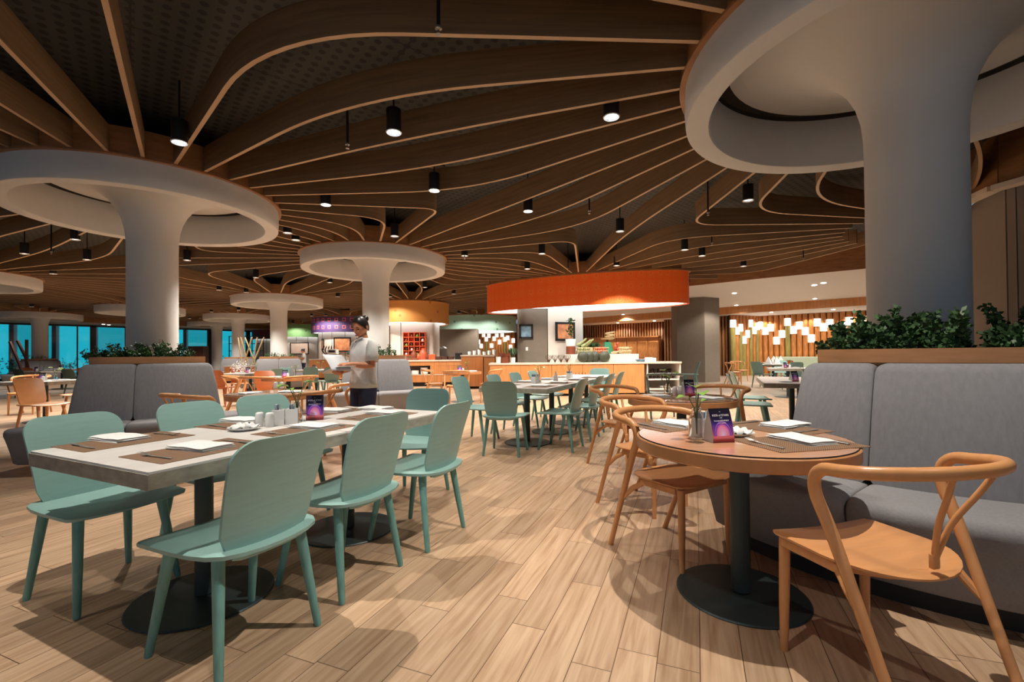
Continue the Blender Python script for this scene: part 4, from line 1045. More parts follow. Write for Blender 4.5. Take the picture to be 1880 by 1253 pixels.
ch('arm', arm, -8.9, 9.9, -.6, -.9, 'orange bentwood armchair behind the left-edge armchair', gL)
ch('arm', arm, -7.6, 5.7, -.6, -.7, 'orange chair cut by the left picture edge', gL)
gD = 'dark chairs below the blue windows'
ch('dgrn', dgrn, -12.6, 13.2, .1, 1, 'dark green shell chair below the blue windows', gD)
for i, (x, y, dx, dy, lab) in enumerate([(-15.4, 13.6, 0, 1, 'rust brown shell chair nearest the left picture edge'), (-13.4, 14.5, .1, 1, 'rust brown shell chair right of the dark green chair'), (-11.6, 14.1, .3, 1, 'rust brown shell chair beside the left bench back'),
        (-10.6, 12.9, -.6, .8, 'orange-brown shell chair close behind the left bench'), (-14.4, 15.9, 0, -1, 'rust shell chair facing the camera behind the far table'), (-16.6, 15.9, .1, 1, 'rust shell chair left of the far window table')]):
    ch('rust', rust, x, y, dx, dy, lab, gD)
ch('dgrn', dgrn, -14.2, 13.4, .2, 1, 'second dark green chair left of the first', gD)
ch('dgrn', dgrn, -11.2, 15.4, -1, .2, 'dark green chair beside the far table left of the column', gD)
gM = 'chairs between the benches left of the waitress'
for key, mk, x, y, dx, dy, lab in [('rust', rust, -6.65, 10.55, .2, 1, 'rust brown shell chair seen from behind right of the left bench'), ('mint', mint, -5.95, 11.1, -.9, .35, 'turquoise shell chair at the grey-edged table left of the waitress'),
        ('mint', mint, -6.3, 12.2, -.3, -1, 'turquoise chair back behind the grey-edged table'), ('rust', rust, -5.0, 9.35, .6, -.6, 'rust shell chair behind the round table with the card'),
        ('arm', arm, -4.98, 8.4, .8, .4, 'orange armchair left of the round table with the card'), ('arm', arm, -4.4, 8.0, .1, 1, 'orange armchair in front of the round table with the card'), ('arm', arm, -3.87, 8.2, -.8, .55, 'orange armchair right of the round table with the card'),
        ('mint', mint, -5.0, 12.6, -.4, .9, 'mint chair left of the green-grey table'), ('mint', mint, -5.55, 12.75, -.1, 1, 'pale mint chair before the green-grey table'), ('dgrn', dgrn, -4.75, 13.0, -.9, .4, 'dark green chair right of the green-grey table beside the waitress'),
        ('arm', arm, -5.6, 14.5, -.2, -1, 'orange armchair behind the green-grey table'), ('rust', rust, -7.2, 12.1, .6, -.5, 'rust shell chair left of the grey-edged table'), ('mint', mint, -9.3, 13.4, .6, -.6, 'turquoise chair far behind the left bench')]:
    ch(key, mk, x, y, dx, dy, lab, gM)
gQ = 'chairs at the round table before the counter'
ch('arm', arm, -1.25, 10.3, 0, 1, 'orange armchair in front of the round table by the counter', gQ)
ch('arm', arm, -.55, 10.9, -.9, .1, 'orange armchair right of the round table by the counter', gQ)
ch('arm', arm, -1.9, 11.1, .9, .1, 'orange armchair left of the round table by the counter', gQ)
def grey_arm():
    pass
ch('garm', arm_chair(M['greyarm']), 2.62, 7.9, .2, 1, 'grey painted armchair behind the second round table', 'grey armchair')

# ------------------------------------------------------------------ windows and outside, back left
def lerp2(a, b, t): return (a[0]+(b[0]-a[0])*t, a[1]+(b[1]-a[1])*t)
wn = 0
for (a, b_), npan in zip(list(zip(WL, WL[1:]))[:3], (4, 5, 3)):
    L = math.hypot(b_[0]-a[0], b_[1]-a[1]); an = math.atan2(b_[1]-a[1], b_[0]-a[0])
    for k in range(npan):
        wn += 1; c = lerp2(a, b_, (k+.5)/npan); w = L/npan
        fr = MB()
        for s in (-1, 1): fr.box((s*(w/2-.06), 0, 1.53), (.14, .16, 3.06))
        fr.box((0, 0, 3.02), (w, .16, .1)); fr.box((0, 0, .05), (w, .16, .1))
        if k % 2: fr.box((w*.16, 0, 1.5), (.06, .1, 3.0))
        o = fr.build('window_%d' % wn, M['frame'], smooth=0, loc=(c[0], c[1], 0), rz=an); struct(o)
        MB().box((0, 0, 1.53), (w-.2, .012, 2.92)).build('pane', M['glass'], o, smooth=0)
# the building opposite, with lit cyan glazing
outs = [(-45, 24), (-32, 35), (-22, 47)]
for i, (a, b_) in enumerate(zip(outs, outs[1:])):
    L = math.hypot(b_[0]-a[0], b_[1]-a[1]); an = math.atan2(b_[1]-a[1], b_[0]-a[0]); c = lerp2(a, b_, .5)
    t = thing('building', ['dusk-blue glazed building seen through the left windows', 'dusk-blue glazed building seen through the middle windows'][i], 'building', (c[0], c[1], 0), an)
    MB().box((0, .3, 3), (L, .5, 6)).build('facade', M['bldg'], t, smooth=0)
    nb = 8
    for k in range(nb):
        x = -L/2+L*(k+.5)/nb
        MB().box((x, 0, 2.4), (L/nb*.86, .06, 4.6)).build('lit_glazing', M['cyan' if k % 3 else 'cyandark'], t, smooth=0)
        MB().box((x+L/nb*.43, -.05, 2.4), (.22, .12, 4.8)).build('mullion', M['frame'], t, smooth=0)
for i in range(16):
    f_ = (i+.5)/16; x, y = (-38+22*f_, 24.5+19*f_) if f_ < .6 else (-24.5+9*(f_-.6)/.4, 34.5+6*(f_-.6)/.4)
    shrub(x-1.0, y+.8, 0, 1.4, random.uniform(1.3, 2.0), 420, 'green garden bush outside the blue windows', 'bushes outside the windows', .12, 'leaf')
# leaning dark poles by the windows
for i, (x0, x1, y0, y1) in enumerate([(35, 18, 668, 628), (47, 32, 656, 626), (49, 49, 656, 624)]):
    a = G(x0, 715, 0); Z_ = 17.5; A_ = D(x0, y0, Z_); B_ = D(x1, y1, Z_)
    o = MB().tube([(A_[0]+(A_[0]-B_[0])*.9, Z_, 0.02), (A_[0], Z_, A_[1]), (B_[0], Z_, B_[1])], .05, 8).build('wooden_pole', M['wooddark'])
    tag(o, ['dark pole leaning at left before the blue window', 'shorter dark leaning pole before the window column', 'upright dark pole before the window column'][i], 'pole', 'poles before the windows')

# ------------------------------------------------------------------ white kitchen cores under the drums
def picture(parent_label, x, y, z, w, h, an, art, label, name='framed_picture'):
    t = thing(name, label, 'picture', (x, y, z), an, None)
    b = MB()
    for s, d in (((0, h/2), (w+.06, .06)), ((0, -h/2), (w+.06, .06)), ((w/2, 0), (.06, h)), ((-w/2, 0), (.06, h))): b.box((s[0], 0, s[1]), (d[0], .04, d[1]))
    b.build('frame', M['frame'], t, smooth=0)
    MB().box((0, 0, 0), (w-.04, .02, h-.04)).build('print', art, t, smooth=0)
    return t
def core(cx, cy, r, lab, h=2.44):
    t = thing('kitchen_core', lab, 'kitchen block', (cx, cy, 0), 0, 'white blocks under the drums')
    MB().lathe([(r, 0), (r, h)], n=48).build('wall_panel', M['soffit'], t)
    for k in range(6):
        a = -PI/2+(-1.1+.44*k); MB().box(((r)*math.cos(a), r*math.sin(a), h/2), (.015, .015, h)).build('panel_joint', M['groove'], t, smooth=0)
    return t
core(-9.2, 25.7, 1.6, 'white curved kitchen block under the purple drum')
core(-14.3, 31, 1.55, 'white curved kitchen block under the green drum')
core(-17.6, 33.2, .95, 'white curved kitchen block under the dark red drum')
p = D(524+24, 640, 29.3)
picture('', p[0], 29.43, D(548, 640, 29.3)[1], 1.15, .72, 0, M['art3'], 'pale framed picture on the white wall behind the far cook')
p = D(628, 633, 24.0); picture('', p[0], 24.04, p[1], .85, .7, 0, M['art2'], 'framed orange poster left of the waitress shoulder')
p = D(593, 633, 24.4); picture('', p[0]-.0, 24.35, p[1], .25, .55, -.9, M['art2'], 'small framed picture at the edge of the purple drum block')
# service counters left of the waitress
def counter(name, lab, x0, x1, y, depth, z, m=None, grp=None, rz=0):
    t = thing(name, lab, 'counter', ((x0+x1)/2, y, 0), rz, grp); w = x1-x0
    MB().box((0, 0, (z-.05)/2+.04), (w-.04, depth-.04, z-.05-.08)).build('body', m or M['woodorange'], t, smooth=0)
    MB().box((0, 0, z-.025), (w, depth, .05)).build('worktop', M['countertop'], t, bevel=.004)
    MB().box((0, .03, .04), (w-.12, depth-.12, .08)).build('plinth', M['dark'], t, smooth=0)
    return t
counter('service_counter', 'wood service counter with pale top left of the waitress hands', -8.6, -6.2, 21.6, .8, .98)
counter('service_counter', 'wood counter end beside the far cook', -9.9, -8.9, 22.6, .8, 1.0)
# white machine on the counter
q = D(611, 648, 21.4)
t = thing('coffee_machine', 'white box-shaped machine on the counter left of the waitress', 'machine', (q[0], 21.45, .98), 0)
MB().box((0, 0, .36), (.42, .3, .24)).build('body', M['china'], t, bevel=.02); MB().box((0, -.155, .38), (.3, .01, .1)).build('display', M['black'], t, smooth=0); MB().box((0, .02, .05), (.5, .32, .1)).build('base', M['black'], t, bevel=.01); MB().box((0, .05, .16), (.3, .1, .2)).build('stand', M['silver'], t, bevel=.01)
q = D(605, 630, 21.4)
def antler(lab, x, y, z, s):
    b = MB()
    for k in range(5):
        a = -1+.5*k; b.tube(catmull([(0, 0, 0), (.1*a*s, 0, .2*s), (.22*a*s, .03, .34*s), (.16*a*s+.05*s, 0, .5*s)], 3), [.02*s]*9+[.006*s], 6)
    o = b.build('branch_decoration', M['wooddark'], loc=(x, y, z)); tag(o, lab, 'decoration', 'branch decorations'); return o
antler('dark branching twigs above the white machine', q[0]-.2, 21.7, .98, 1.3)
# metal shelf grid and leaning golden bamboo at the far left-centre
t = thing('metal_shelf', 'black metal grid shelf at the far left of the dark red drum', 'shelf', (-17.6, 30.2, 0), .35)
for k in range(4): MB().box((-1.0+.66*k, 0, 1.25), (.05, .05, 2.5)).build('post', M['frame'], t, smooth=0)
for k in range(6): MB().box((0, 0, .1+.48*k), (2.05, .3, .035)).build('shelf', M['frame'], t, smooth=0)
b = MB()
q = D(453, 655, 20.0)
for k, (dx, tx) in enumerate([(-.15, .55), (.05, -.5), (.2, .3), (-.3, -.25), (.3, -.7), (.1, .75)]): 
    o = MB().tube([(q[0]+dx, 20.0+.05*k, .75), (q[0]+dx+tx*.7, 20.0+.05*k, 2.0)], .028, 8).build('bamboo_stick', M['straw']); tag(o, 'golden bamboo stick of the crossed bundle left of the third bench', 'stick', 'crossed golden bamboo sticks')
counter('console_table', 'low pale console under the crossed bamboo sticks', q[0]-.9, q[0]+.9, 20.1, .6, .75)
o = MB().box((-18.6, 27.0, .9), (.9, .5, 1.8)).build('tall_cabinet', M['wooddark'], bevel=.01); tag(o, 'brown tall cabinet at the far back between white columns', 'cabinet')

# ------------------------------------------------------------------ knotty drum block, red shelf, counters
t = thing('kitchen_core', 'white block with a red niche shelf under the knotty wood drum', 'kitchen block', (-3.93, 18.6, 0), 0)
MB().prism(rrect(1.75, 1.5, .12, 4), 0, 2.44).build('wall_panel', M['soffit'], t); MB().box((-.42, -.752, 1.22), (.02, .01, 2.44)).build('panel_joint', M['groove'], t, smooth=0)
sx0 = D(742, 650, 17.8)[0]; sx1 = D(782, 650, 17.8)[0]; sw = sx1-sx0; scx = (sx0+sx1)/2
t = thing('niche_shelf', 'red-orange niche shelf full of small ornaments under the knotty drum', 'shelf', (scx, 17.74, 1.14), 0)
MB().box((0, .10, .44), (sw, .02, .88)).build('back_board', M['redshelf'], t, smooth=0)
for k in range(5): MB().box((-sw/2+sw*k/4, 0, .44), (.025, .2, .88)).build('upright', M['redshelf'], t, smooth=0)
for k in range(6): MB().box((0, 0, .88*k/5), (sw, .2, .025)).build('shelf_board', M['redshelf'], t, smooth=0)
for j in range(5):
    for i in range(4):
        if (i+j) % 5 == 4: continue
        o = MB().lathe([(.001, 0), (.045, 0), (.055, .04), (.03, .08), (.02, .1), (.001, .105)], n=10).build('ornament', [M['china'], M['black'], M['leaf2'], M['terracotta']][(i*3+j) % 4], loc=(scx-sw/2+sw*(i+.5)/4, 17.72, 1.153+.176*j), rz=0); tag(o, 'small ornament in the red niche shelf, %s row' % ['bottom', 'second', 'middle', 'fourth', 'top'][j], 'ornament', 'ornaments in the red niche shelf, row %d' % j)
for i, (px, s, m_) in enumerate([(760, 1.5, 'terracotta'), (777, 1.8, 'red'), (769, 1.0, 'redshelf'), (784, 1.0, 'terracotta')]):
    q = D(px, 650, 17.3); o = MB().lathe([(.001, 0), (.09, 0), (.12, .1), (.1, .2), (.05, .26), (.05, .3), (.001, .3)], n=16).build('jar', M[m_], loc=(q[0], 17.3, .97)); o.scale = (s*.7, s*.7, s*.8); tag(o, ['round terracotta jar before the red shelf', 'tall coral red jar before the red shelf', 'small red jar between the two larger jars', 'brown jar right of the coral jar'][i], 'jar', 'jars on the buffet counter')
# buffet counter with open shelf
t = thing('buffet_counter', 'wood buffet counter with an open dish shelf right of the middle column', 'counter', (-2.95, 17.0, 0), 0)
MB().box((0, 0, .935), (2.3, .9, .06)).build('worktop', M['countertop'], t, bevel=.005)
MB().box((0, 0, .83), (2.26, .86, .15)).build('front_panel', M['woodorange'], t, smooth=0); MB().box((0, 0, .28), (2.26, .86, .26)).build('lower_panel', M['woodorange'], t, smooth=0)
MB().box((0, 0, .425), (2.28, .88, .03)).build('shelf_board', M['countertop'], t, smooth=0); MB().box((0, .4, .59), (2.26, .04, .32)).build('rear_panel', M['greywall'], t, smooth=0); MB().box((.55, 0, .6), (1.16, .85, .32)).build('side_cabinet', M['woodorange'], t, smooth=0); MB().box((0, .02, .08), (2.1, .8, .15)).build('plinth', M['dark'], t, smooth=0)
for k, (dx, h) in enumerate([(-.95, .13), (-.62, .14), (-.28, .24)]):
    o = MB().lathe([(.001, 0), (.12, 0), (.14, .02), (.14, h), (.12, h), (.12, .03), (.001, .03)], n=20).build('white_bowl', M['china'], loc=(-2.95+dx, 16.75, .44)); tag(o, ['leftmost low white bowl on the open counter shelf', 'middle white bowl on the open counter shelf', 'tallest white pot on the open counter shelf'][k], 'bowl', 'bowls on the buffet shelf')
for k in range(7):
    px = 752+[0, 10, 42, 53, 66, 75, 90][k]; q = D(px, 655, 16.8); hh = [.06, .06, .2, .12, .12, .12, .25][k]; mm = ['terracotta', 'terracotta', 'redshelf', 'wooddark', 'wooddark', 'wooddark', 'black'][k]
    o = MB().box((0, 0, hh/2), (.24, .2, hh)).build('food_crate', M[mm], bevel=.01, loc=(q[0], 16.8, .965)); tag(o, ['flat red tray at the left end of the buffet', 'second flat red tray on the buffet', 'red wooden box on the buffet', 'first small brown box on the buffet', 'second small brown box on the buffet', 'third small brown box on the buffet', 'black kettle-like pot on the buffet'][k], 'box', 'boxes on the buffet counter')
counter('buffet_counter', 'taller plain wood counter left of the grey pillar block', -1.72, -.95, 15.6, .9, 1.13); counter('buffet_counter', 'second plain wood counter next to the orange drum counter', -.93, -.55, 15.2, .9, 1.12)
for k in range(6):
    q = D(862+k*13, 650, 18.0); o = MB().lathe([(.001, 0), (.05, 0), (.06, .1+.03*(k % 3)), (.055, .11+.03*(k % 3)), (.001, .1)], n=14).build('white_cup', M['china'], loc=(q[0], 15.5, 1.132)); o.location.x = D(862+k*9, 650, 15.5)[0]; tag(o, 'white cup on the tall counter below the far lantern wall', 'cup', 'white cups on the tall counter')
# espresso machine and grey block beyond
o = MB().box((0, 0, 1.05), (1.9, 1.2, 2.1)).build('grey_pillar', M['greywall'], smooth=0, loc=(D(840, 640, 22)[0], 22.6, 0)); o.scale.z = 1.14; tag(o, 'square grey pillar under the teal drum', 'pillar')
o = MB().lathe([(.001, 0), (.25, 0), (.27, .1), (.2, .3), (.22, .42), (.1, .5), (.001, .52)], n=18).build('samovar', M['silver'], loc=(D(812, 640, 19.5)[0], 19.5, 1.0)); tag(o, 'silver domed machine behind the buffet counter', 'machine')
counter('service_counter', 'rear counter carrying the silver domed machine', D(795, 650, 19.5)[0], D(850, 650, 19.5)[0], 19.6, .7, .998)
# ------------------------------------------------------------------ orange drum island
IX0, IX1, IY = -.63, 4.55, 12.25
t = thing('bar_counter', 'long honey wood counter with pale stone top under the orange drum', 'counter', (0, 0, 0))
ztop = .90
MB().box(((IX0+IX1)/2, IY+.55, ztop-.025), (IX1-IX0, 1.2, .05)).build('worktop', M['countertop'], t, bevel=.006)
npn = 5; pw = 4.15/npn
for k in range(npn): MB().box((IX0+.03+pw*(k+.5), IY+.52, .46), (pw-.008, 1.1, .78)).build('front_panel', M['woodorange'], t, smooth=0)
MB().box((IX0+.03+4.15/2, IY+.53, .46), (4.1, 1.08, .77)).build('carcass', M['slatdark'], t, smooth=0)
MB().box((IX0+2.2, IY+.6, .04), (4.2, 1.1, .08)).build('plinth', M['dark'], t, smooth=0)
for k in range(5): MB().box((1.62+.085*k, IY-.034, .42), (.012, .006, .42)).build('groove', M['dark'], t, smooth=0)
# white niche
MB().box((4.08, IY+.9, .5), (.9, .05, .7)).build('niche_back', M['soffit'], t, smooth=0)
for s in (-.44, .44): MB().box((4.08+s, IY+.45, .5), (.03, .9, .72)).build('niche_side', M['soffit'], t, smooth=0)
for z in (.16, .42): MB().box((4.08, IY+.45, z), (.88, .9, .03)).build('niche_shelf', M['soffit'], t, smooth=0)
for k in range(12):
    o = MB().box((0, 0, .12), (.035, .18, .2+.04*(k % 3))).build('dark_book', M['wooddark' if k % 2 else 'black'], smooth=0, loc=(3.78+.052*k, IY+.3, .59)); o.location.z = .446; tag(o, 'thin dark folder standing in the white counter niche', 'folder', 'dark folders in the white niche')
for k in range(3):
    o = MB().lathe([(.001, 0), (.12, .005), (.13, .02), (.001, .012)], n=20).build('white_plate', M['china'], loc=(4.15, IY+.25, .178+.022*k)); tag(o, ['bottom', 'middle', 'top'][k]+' plate of the stack in the white counter niche', 'plate', 'plates in the counter niche')
# core of the island
t = thing('display_pillar', 'grey and white pillar carrying framed pictures under the orange drum', 'pillar', (0, 0, 0))
gx0, gx1, gx2 = D(950.5, 640, 13.1)[0], D(1005, 640, 12.95)[0], D(1070, 640, 13.4)[0]
out = [(gx0, 13.6), (gx0, 13.3)]+[(gx0+.25*(1-math.cos(a)), 13.3-.35*math.sin(a)) for a in [PI/2*k/6 for k in range(1, 7)]]+[(gx1, 12.95), (gx1, 13.6)]
MB().prism(out, ztop, 2.44).build('grey_panel', M['greywall'], t)
MB().prism([(gx1+.02, 12.95), (gx2, 13.35), (gx2, 13.8), (gx1+.02, 13.8)], ztop, 2.44).build('white_panel', M['soffit'], t, smooth=0)
MB().box((gx1+.01, 13.3, 1.67), (.02, .6, 1.54)).build('joint', M['groove'], t, smooth=0)
q = D(962, 609, 12.9); picture('', q[0]+.06, 12.93, q[1], .34, .36, 0, M['art1'], 'small framed blue picture on the grey pillar side')
q = D(1036.5, 609, 13.1); picture('', q[0]+.02, 13.10, q[1], .56, .48, math.atan2(.4, gx2-gx1), M['art2'], 'framed orange food picture on the white pillar panel')
o = MB().box((0, 0, 0), (.07, .012, .1)).build('wall_switch', M['china'], bevel=.004, loc=(D(964, 641, 12.94)[0]+.05, 12.942, D(964, 641, 12.94)[1])); tag(o, 'small white switch plate on the grey pillar', 'switch')
# display items
def item(name, b, m, px, y, z, label, cat, grp=None, **k):
    q = D(px, 650, y); o = b.build(name, m, loc=(q[0], y, z), **k); return tag(o, label, cat, grp)
st = D(1104, 650, 12.7); o = MB().box((0, 0, .11), (1.98, .5, .22)).build('display_step', M['soffit'], bevel=.004, loc=(st[0], 12.75, ztop)); tag(o, 'low white step box on the counter under the fruit baskets', 'box')
zs = ztop+.221
for k, (px, lab) in enumerate([(1070, 'leftmost dark round melon leaning on the white step'), (1081, 'second dark round melon, half hidden'), (1092, 'third dark round melon, half hidden'), (1110, 'rightmost dark round melon on the counter')]):
    item('melon', MB().sphere((0, 0, .15), (.15, .10, .15), 20, 12), M['melon'], px, 12.36+(.03 if k in (1, 2) else 0)+.04*k*(k < 3), ztop, lab, 'melon', 'melons on the counter')
def basket(px, w, lab, fruit, fm):
    q = D(px, 650, 12.68); t = thing('wire_basket', lab, 'basket', (q[0], 12.68, zs), 0, 'wire baskets on the display step')
    b = MB()
    for z in (.0, .09, .18):
        e = .85+.15*z/.18; b.tube([(-w/2*e, -.13*e, z), (w/2*e, -.13*e, z), (w/2*e, .13*e, z), (-w/2*e, .13*e, z)], .006, 6, closed=True)
    for k in range(9):
        x = -w/2+w*k/8
        for s in (-1, 1): b.tube([(x*.85, s*.11, 0), (x, s*.13, .18)], .004, 5)
    b.build('wires', M['straw'], t); MB().box((0, 0, .006), (w*.84, .22, .008)).build('bottom', M['straw'], t, smooth=0)
    for k in range(10):
        x = -w*.36+w*.72*(k % 5)/4; y = -.055+.11*(k//5)
        o = MB().sphere((0, 0, 0), (.05, .05, .05), 12, 8).build(fruit, fm, loc=(q[0]+x, 12.68+y, zs+.062+(.0 if k//5 else .0))); tag(o, fruit.replace('_', ' ')+' in the '+lab.split(' wire')[0]+' wire basket', 'fruit', fruit+' pile')
        o = MB().sphere((0, 0, 0), (.05, .05, .05), 12, 8).build(fruit, fm, loc=(q[0]+x*.8, 12.68+y*.5, zs+.15)) if k % 2 else None
        if o: tag(o, fruit.replace('_', ' ')+' in the '+lab.split(' wire')[0]+' wire basket', 'fruit', fruit+' pile')
basket(1072, .44, 'left wire basket with green fruit on the display step', 'green_fruit', M['mutedgreen'])
basket(1103, .40, 'middle wire basket with red fruit on the display step', 'red_fruit', M['red'])
basket(1146, .38, 'right wire basket with brown roots on the display step', 'brown_root', M['straw'])
# pineapples
def pineapple(px, y, z, lab):
    q = D(px, 650, y); t = thing('pineapple', lab, 'fruit', (q[0], y, z), 0, 'pineapples')
    MB().sphere((0, 0, .1), (.07, .07, .11), 14, 10).build('fruit', M['straw'], t); b = MB()
    for k in range(22):
        a = k*2.4; r = .03+.09*(k/22); h = .2+.12*(1-k/22); b.add([(.012*math.cos(a+1.57), .012*math.sin(a+1.57), .18), (-.012*math.cos(a+1.57), -.012*math.sin(a+1.57), .18), (r*.6*math.cos(a), r*.6*math.sin(a), h*.85+.08), (r*1.3*math.cos(a), r*1.3*math.sin(a), h+.04)], [(0, 1, 2), (0, 2, 3), (1, 3, 2)])
    b.build('leaf_crown', M['leaf'], t, smooth=0)
pineapple(1066, 12.9, zs, 'pineapple behind the left wire basket'); pineapple(1095, 12.9, zs, 'pineapple between the baskets'); pineapple(1085, 12.95, zs, 'pineapple standing behind the gap of the two baskets')
for k, px in enumerate((1076, 1081, 1068)): item('leek_bunch', MB().tube(catmull([(-.12, 0, .02), (0, 0, .10), (.14, 0, .22)], 4), [.05, .055, .05, .045, .04, .035, .03, .028, .02][:9], 10), M['mutedgreen'], px, 12.69+.02*k, zs+.18+.02*k, ['light green leafy bunch on the left basket', 'second leafy bunch on the left basket', 'third leafy bunch on the left basket'][k], 'vegetable', 'leafy bunches')
# green scale
q = D(1117, 650, 12.72); t = thing('kitchen_scale', 'green weighing scale with a rope bundle on its tray', 'scale', (q[0], 12.85, zs), 0)
MB().lathe([(.001, 0), (.20, 0), (.18, .05), (.13, .30), (.12, .34), (.001, .34)], n=4, rot=PI/4).build('body', M['green'], t, smooth=0, bevel=.01); MB().lathe([(.001, .40), (.15, .40), (.19, .43), (.18, .435), (.001, .41)], n=28).build('tray', M['straw'], t); MB().tube([(0, 0, .34), (0, 0, .4)], .03, 10).build('post', M['black'], t)
item('rope_bundle', MB().tube([(.12*math.cos(a*2.0), .08*math.sin(a*2.0), .03+.028*a) for a in [.25*k for k in range(26)]], .02, 8), M['straw'], 1120, 12.85, zs+.415, 'pale rope bundle lying on the tray of the green scale', 'rope')
for k in range(7): item('tomato', MB().sphere((0, 0, .04), .045, 12, 8), M['red'], 1131+[-2, 2, 0, -1, 2, -3, 3][k], 12.6+.07*(k % 3), zs+[0, 0, .08, .16, .08, .0, .24][k], 'red tomato piled right of the green scale', 'fruit', 'tomatoes by the green scale')
for k in range(8): 
    a = k*.8; item('ginger_root', MB().tube(catmull([(-.07, 0, .02), (-.02, .02, .03), (.03, -.01, .025), (.08, .02, .035)], 3), .018, 7), M['straw'], 1127+3.2*(k % 5), 12.56+.05*(k % 3), zs+.018*(k//3), 'pale knobbly root in front of the green scale', 'root', 'roots before the scale')
# potted climber on the counter
q = D(1048, 650, 12.7); t = thing('potted_plant', 'leafy climber in a white and brown pot before the white panel', 'plant', (q[0], 12.72, zs-.005), 0)
MB().lathe([(.001, 0), (.13, 0), (.13, .23), (.001, .23)], n=24).build('lower_pot', M['terracotta'], t); MB().lathe([(.001, .23), (.125, .23), (.15, .42), (.14, .43), (.12, .40), (.001, .40)], n=24).build('upper_pot', M['china'], t)
b = MB(); b.tube(catmull([(0, 0, .4), (.04, 0, .6), (-.03, 0, .85), (-.06, 0, 1.0)], 5), .008, 6)
b.build('stem', M['stem'], t)
b = MB(); [leafmass(b, .03*math.sin(k), 0, .5+.05*k, .09, .07, .05, 9, .085) for k in range(10)]; b.build('foliage', M['leaf'], t, smooth=0)
# branch stands
for k in range(4): 
    q = D(1008+11*k, 650, 12.4); antler('dark twisted branch foot left of the melons, '+['leftmost', 'second', 'third', 'rightmost'][k], q[0], 12.42, ztop, .42)
# left end: brown bowl and plants
item('pedestal_bowl', MB().lathe([(.001, 0), (.13, 0), (.14, .02), (.12, .18), (.17, .24), (.2, .27), (.18, .27), (.001, .22)], n=28), M['terracotta'], 926, 12.5, ztop, 'brown pedestal bowl at the left end of the counter', 'bowl')
item('white_pot', MB().lathe([(.001, 0), (.06, 0), (.075, .17), (.065, .17), (.001, .15)], n=20), M['china'], 915, 12.4, ztop, 'white pot at the left end of the counter', 'pot')
q = D(941, 650, 12.5); t = thing('potted_plant', 'bushy spider plant in a glass pot left of the grey pillar', 'plant', (q[0], 12.5, ztop), 0); MB().lathe([(.001, 0), (.07, 0), (.08, .15), (.07, .15), (.001, .13)], n=20).build('pot', M['china'], t)
b = MB()
for k in range(46):
    a = k*2.39; r = .12+.14*random.random(); h = .16+.14*random.random(); p0 = Vector((0, 0, .13)); p1 = Vector((r*.5*math.cos(a), r*.5*math.sin(a), .13+h)); p2 = Vector((r*math.cos(a), r*math.sin(a), .15+h*.3)); s = Vector((-math.sin(a), math.cos(a), 0))*.012
    b.add([p0-s, p0+s, p1+s, p1-s, p2], [(0, 1, 2, 3), (3, 2, 4)])
b.build('foliage', M['leaf'], t, smooth=0)
for k, (px, s) in enumerate([(1187, 1), (1194, 1), (1201, .9)]): item('white_cup', MB().lathe([(.001, 0), (.05, 0), (.055, .12*s), (.05, .12*s), (.001, .1)], n=18), M['china'], px, 12.4, ztop, ['left white cup on the right part of the counter', 'middle white cup holding sticks on the counter', 'right white cup on the counter'][k], 'cup', 'cups at the right of the counter')
for k, px in enumerate((1172, 1180)): item('blue_dish', MB().lathe([(.001, 0), (.12, 0), (.16, .06), (.15, .065), (.001, .02)], n=20), M['art1'], px, 12.6+.15*k, ztop+.001+.0*k, ['blue-grey glass dish right of the white step', 'second blue-grey dish beside the cups'][k], 'dish', 'glass dishes')

# ------------------------------------------------------------------ right hand background
gp = [(6.5, 17.9), (7.35, 17.35), (8.1, 17.75), (8.1, 18.9), (6.7, 19.1)]
o = MB().prism(gp, 0, 3.27).build('grey_pillar', M['greywall'], smooth=0); tag(o, 'broad faceted grey pillar right of the orange drum', 'pillar')
# slatted wall with cabinets
A_, B_ = (3.6, 29.6), (10.9, 24.2)
def slatwall(a, b_, z0, z1, step, name, lab):
    L = math.hypot(b_[0]-a[0], b_[1]-a[1]); an = math.atan2(b_[1]-a[1], b_[0]-a[0]); t = thing(name, lab, 'wall panel', (a[0], a[1], 0), an)
    MB().box((L/2, .12, (z0+z1)/2), (L, .06, z1-z0)).build('backing', M['slatdark'], t, smooth=0)
    b = MB(); n = int(L/step)
    for k in range(n): b.box((step*(k+.5), .03, (z0+z1)/2), (step*.5, .12, z1-z0))
    b.build('slats', M['slat'], t, smooth=0); return t
slatwall(A_, B_, 0, 2.94, .16, 'slatted_wall', 'vertical slatted wood wall behind the wooden cabinets')
slatwall((8.2, 24.6), (10.6, 22.2), 0, 2.94, .16, 'slatted_wall', 'dark slatted wall strip right of the grey pillar')
an = math.atan2(B_[1]-A_[1], B_[0]-A_[0])
for k in range(9):
    f_ = (k+.5)/9*.62+.06; x, y = lerp2(A_, B_, f_); w = 8.9*.62/9
    t = thing('wooden_cabinet', 'honey wood wall cabinet before the slats, %s from the left' % ['first', 'second', 'third', 'fourth', 'fifth', 'sixth', 'seventh', 'eighth', 'ninth'][k], 'cabinet', (x-.25, y-.4, 0), an, 'cabinets before the slatted wall')
    MB().box((0, 0, 1.02), (w-.01, .5, 2.04)).build('body', M['woodorange'], t, smooth=0); MB().box((0, -.26, 1.35), (w-.1, .03, .9)).build('door', M['bamboo'], t, bevel=.01); MB().box((0, -.262, .5), (w-.1, .03, .7)).build('door', M['woodorange'], t, bevel=.01); MB().box((0, -.02, 2.08), (w+.02, .56, .07)).build('cornice', M['woodorange'], t, smooth=0)
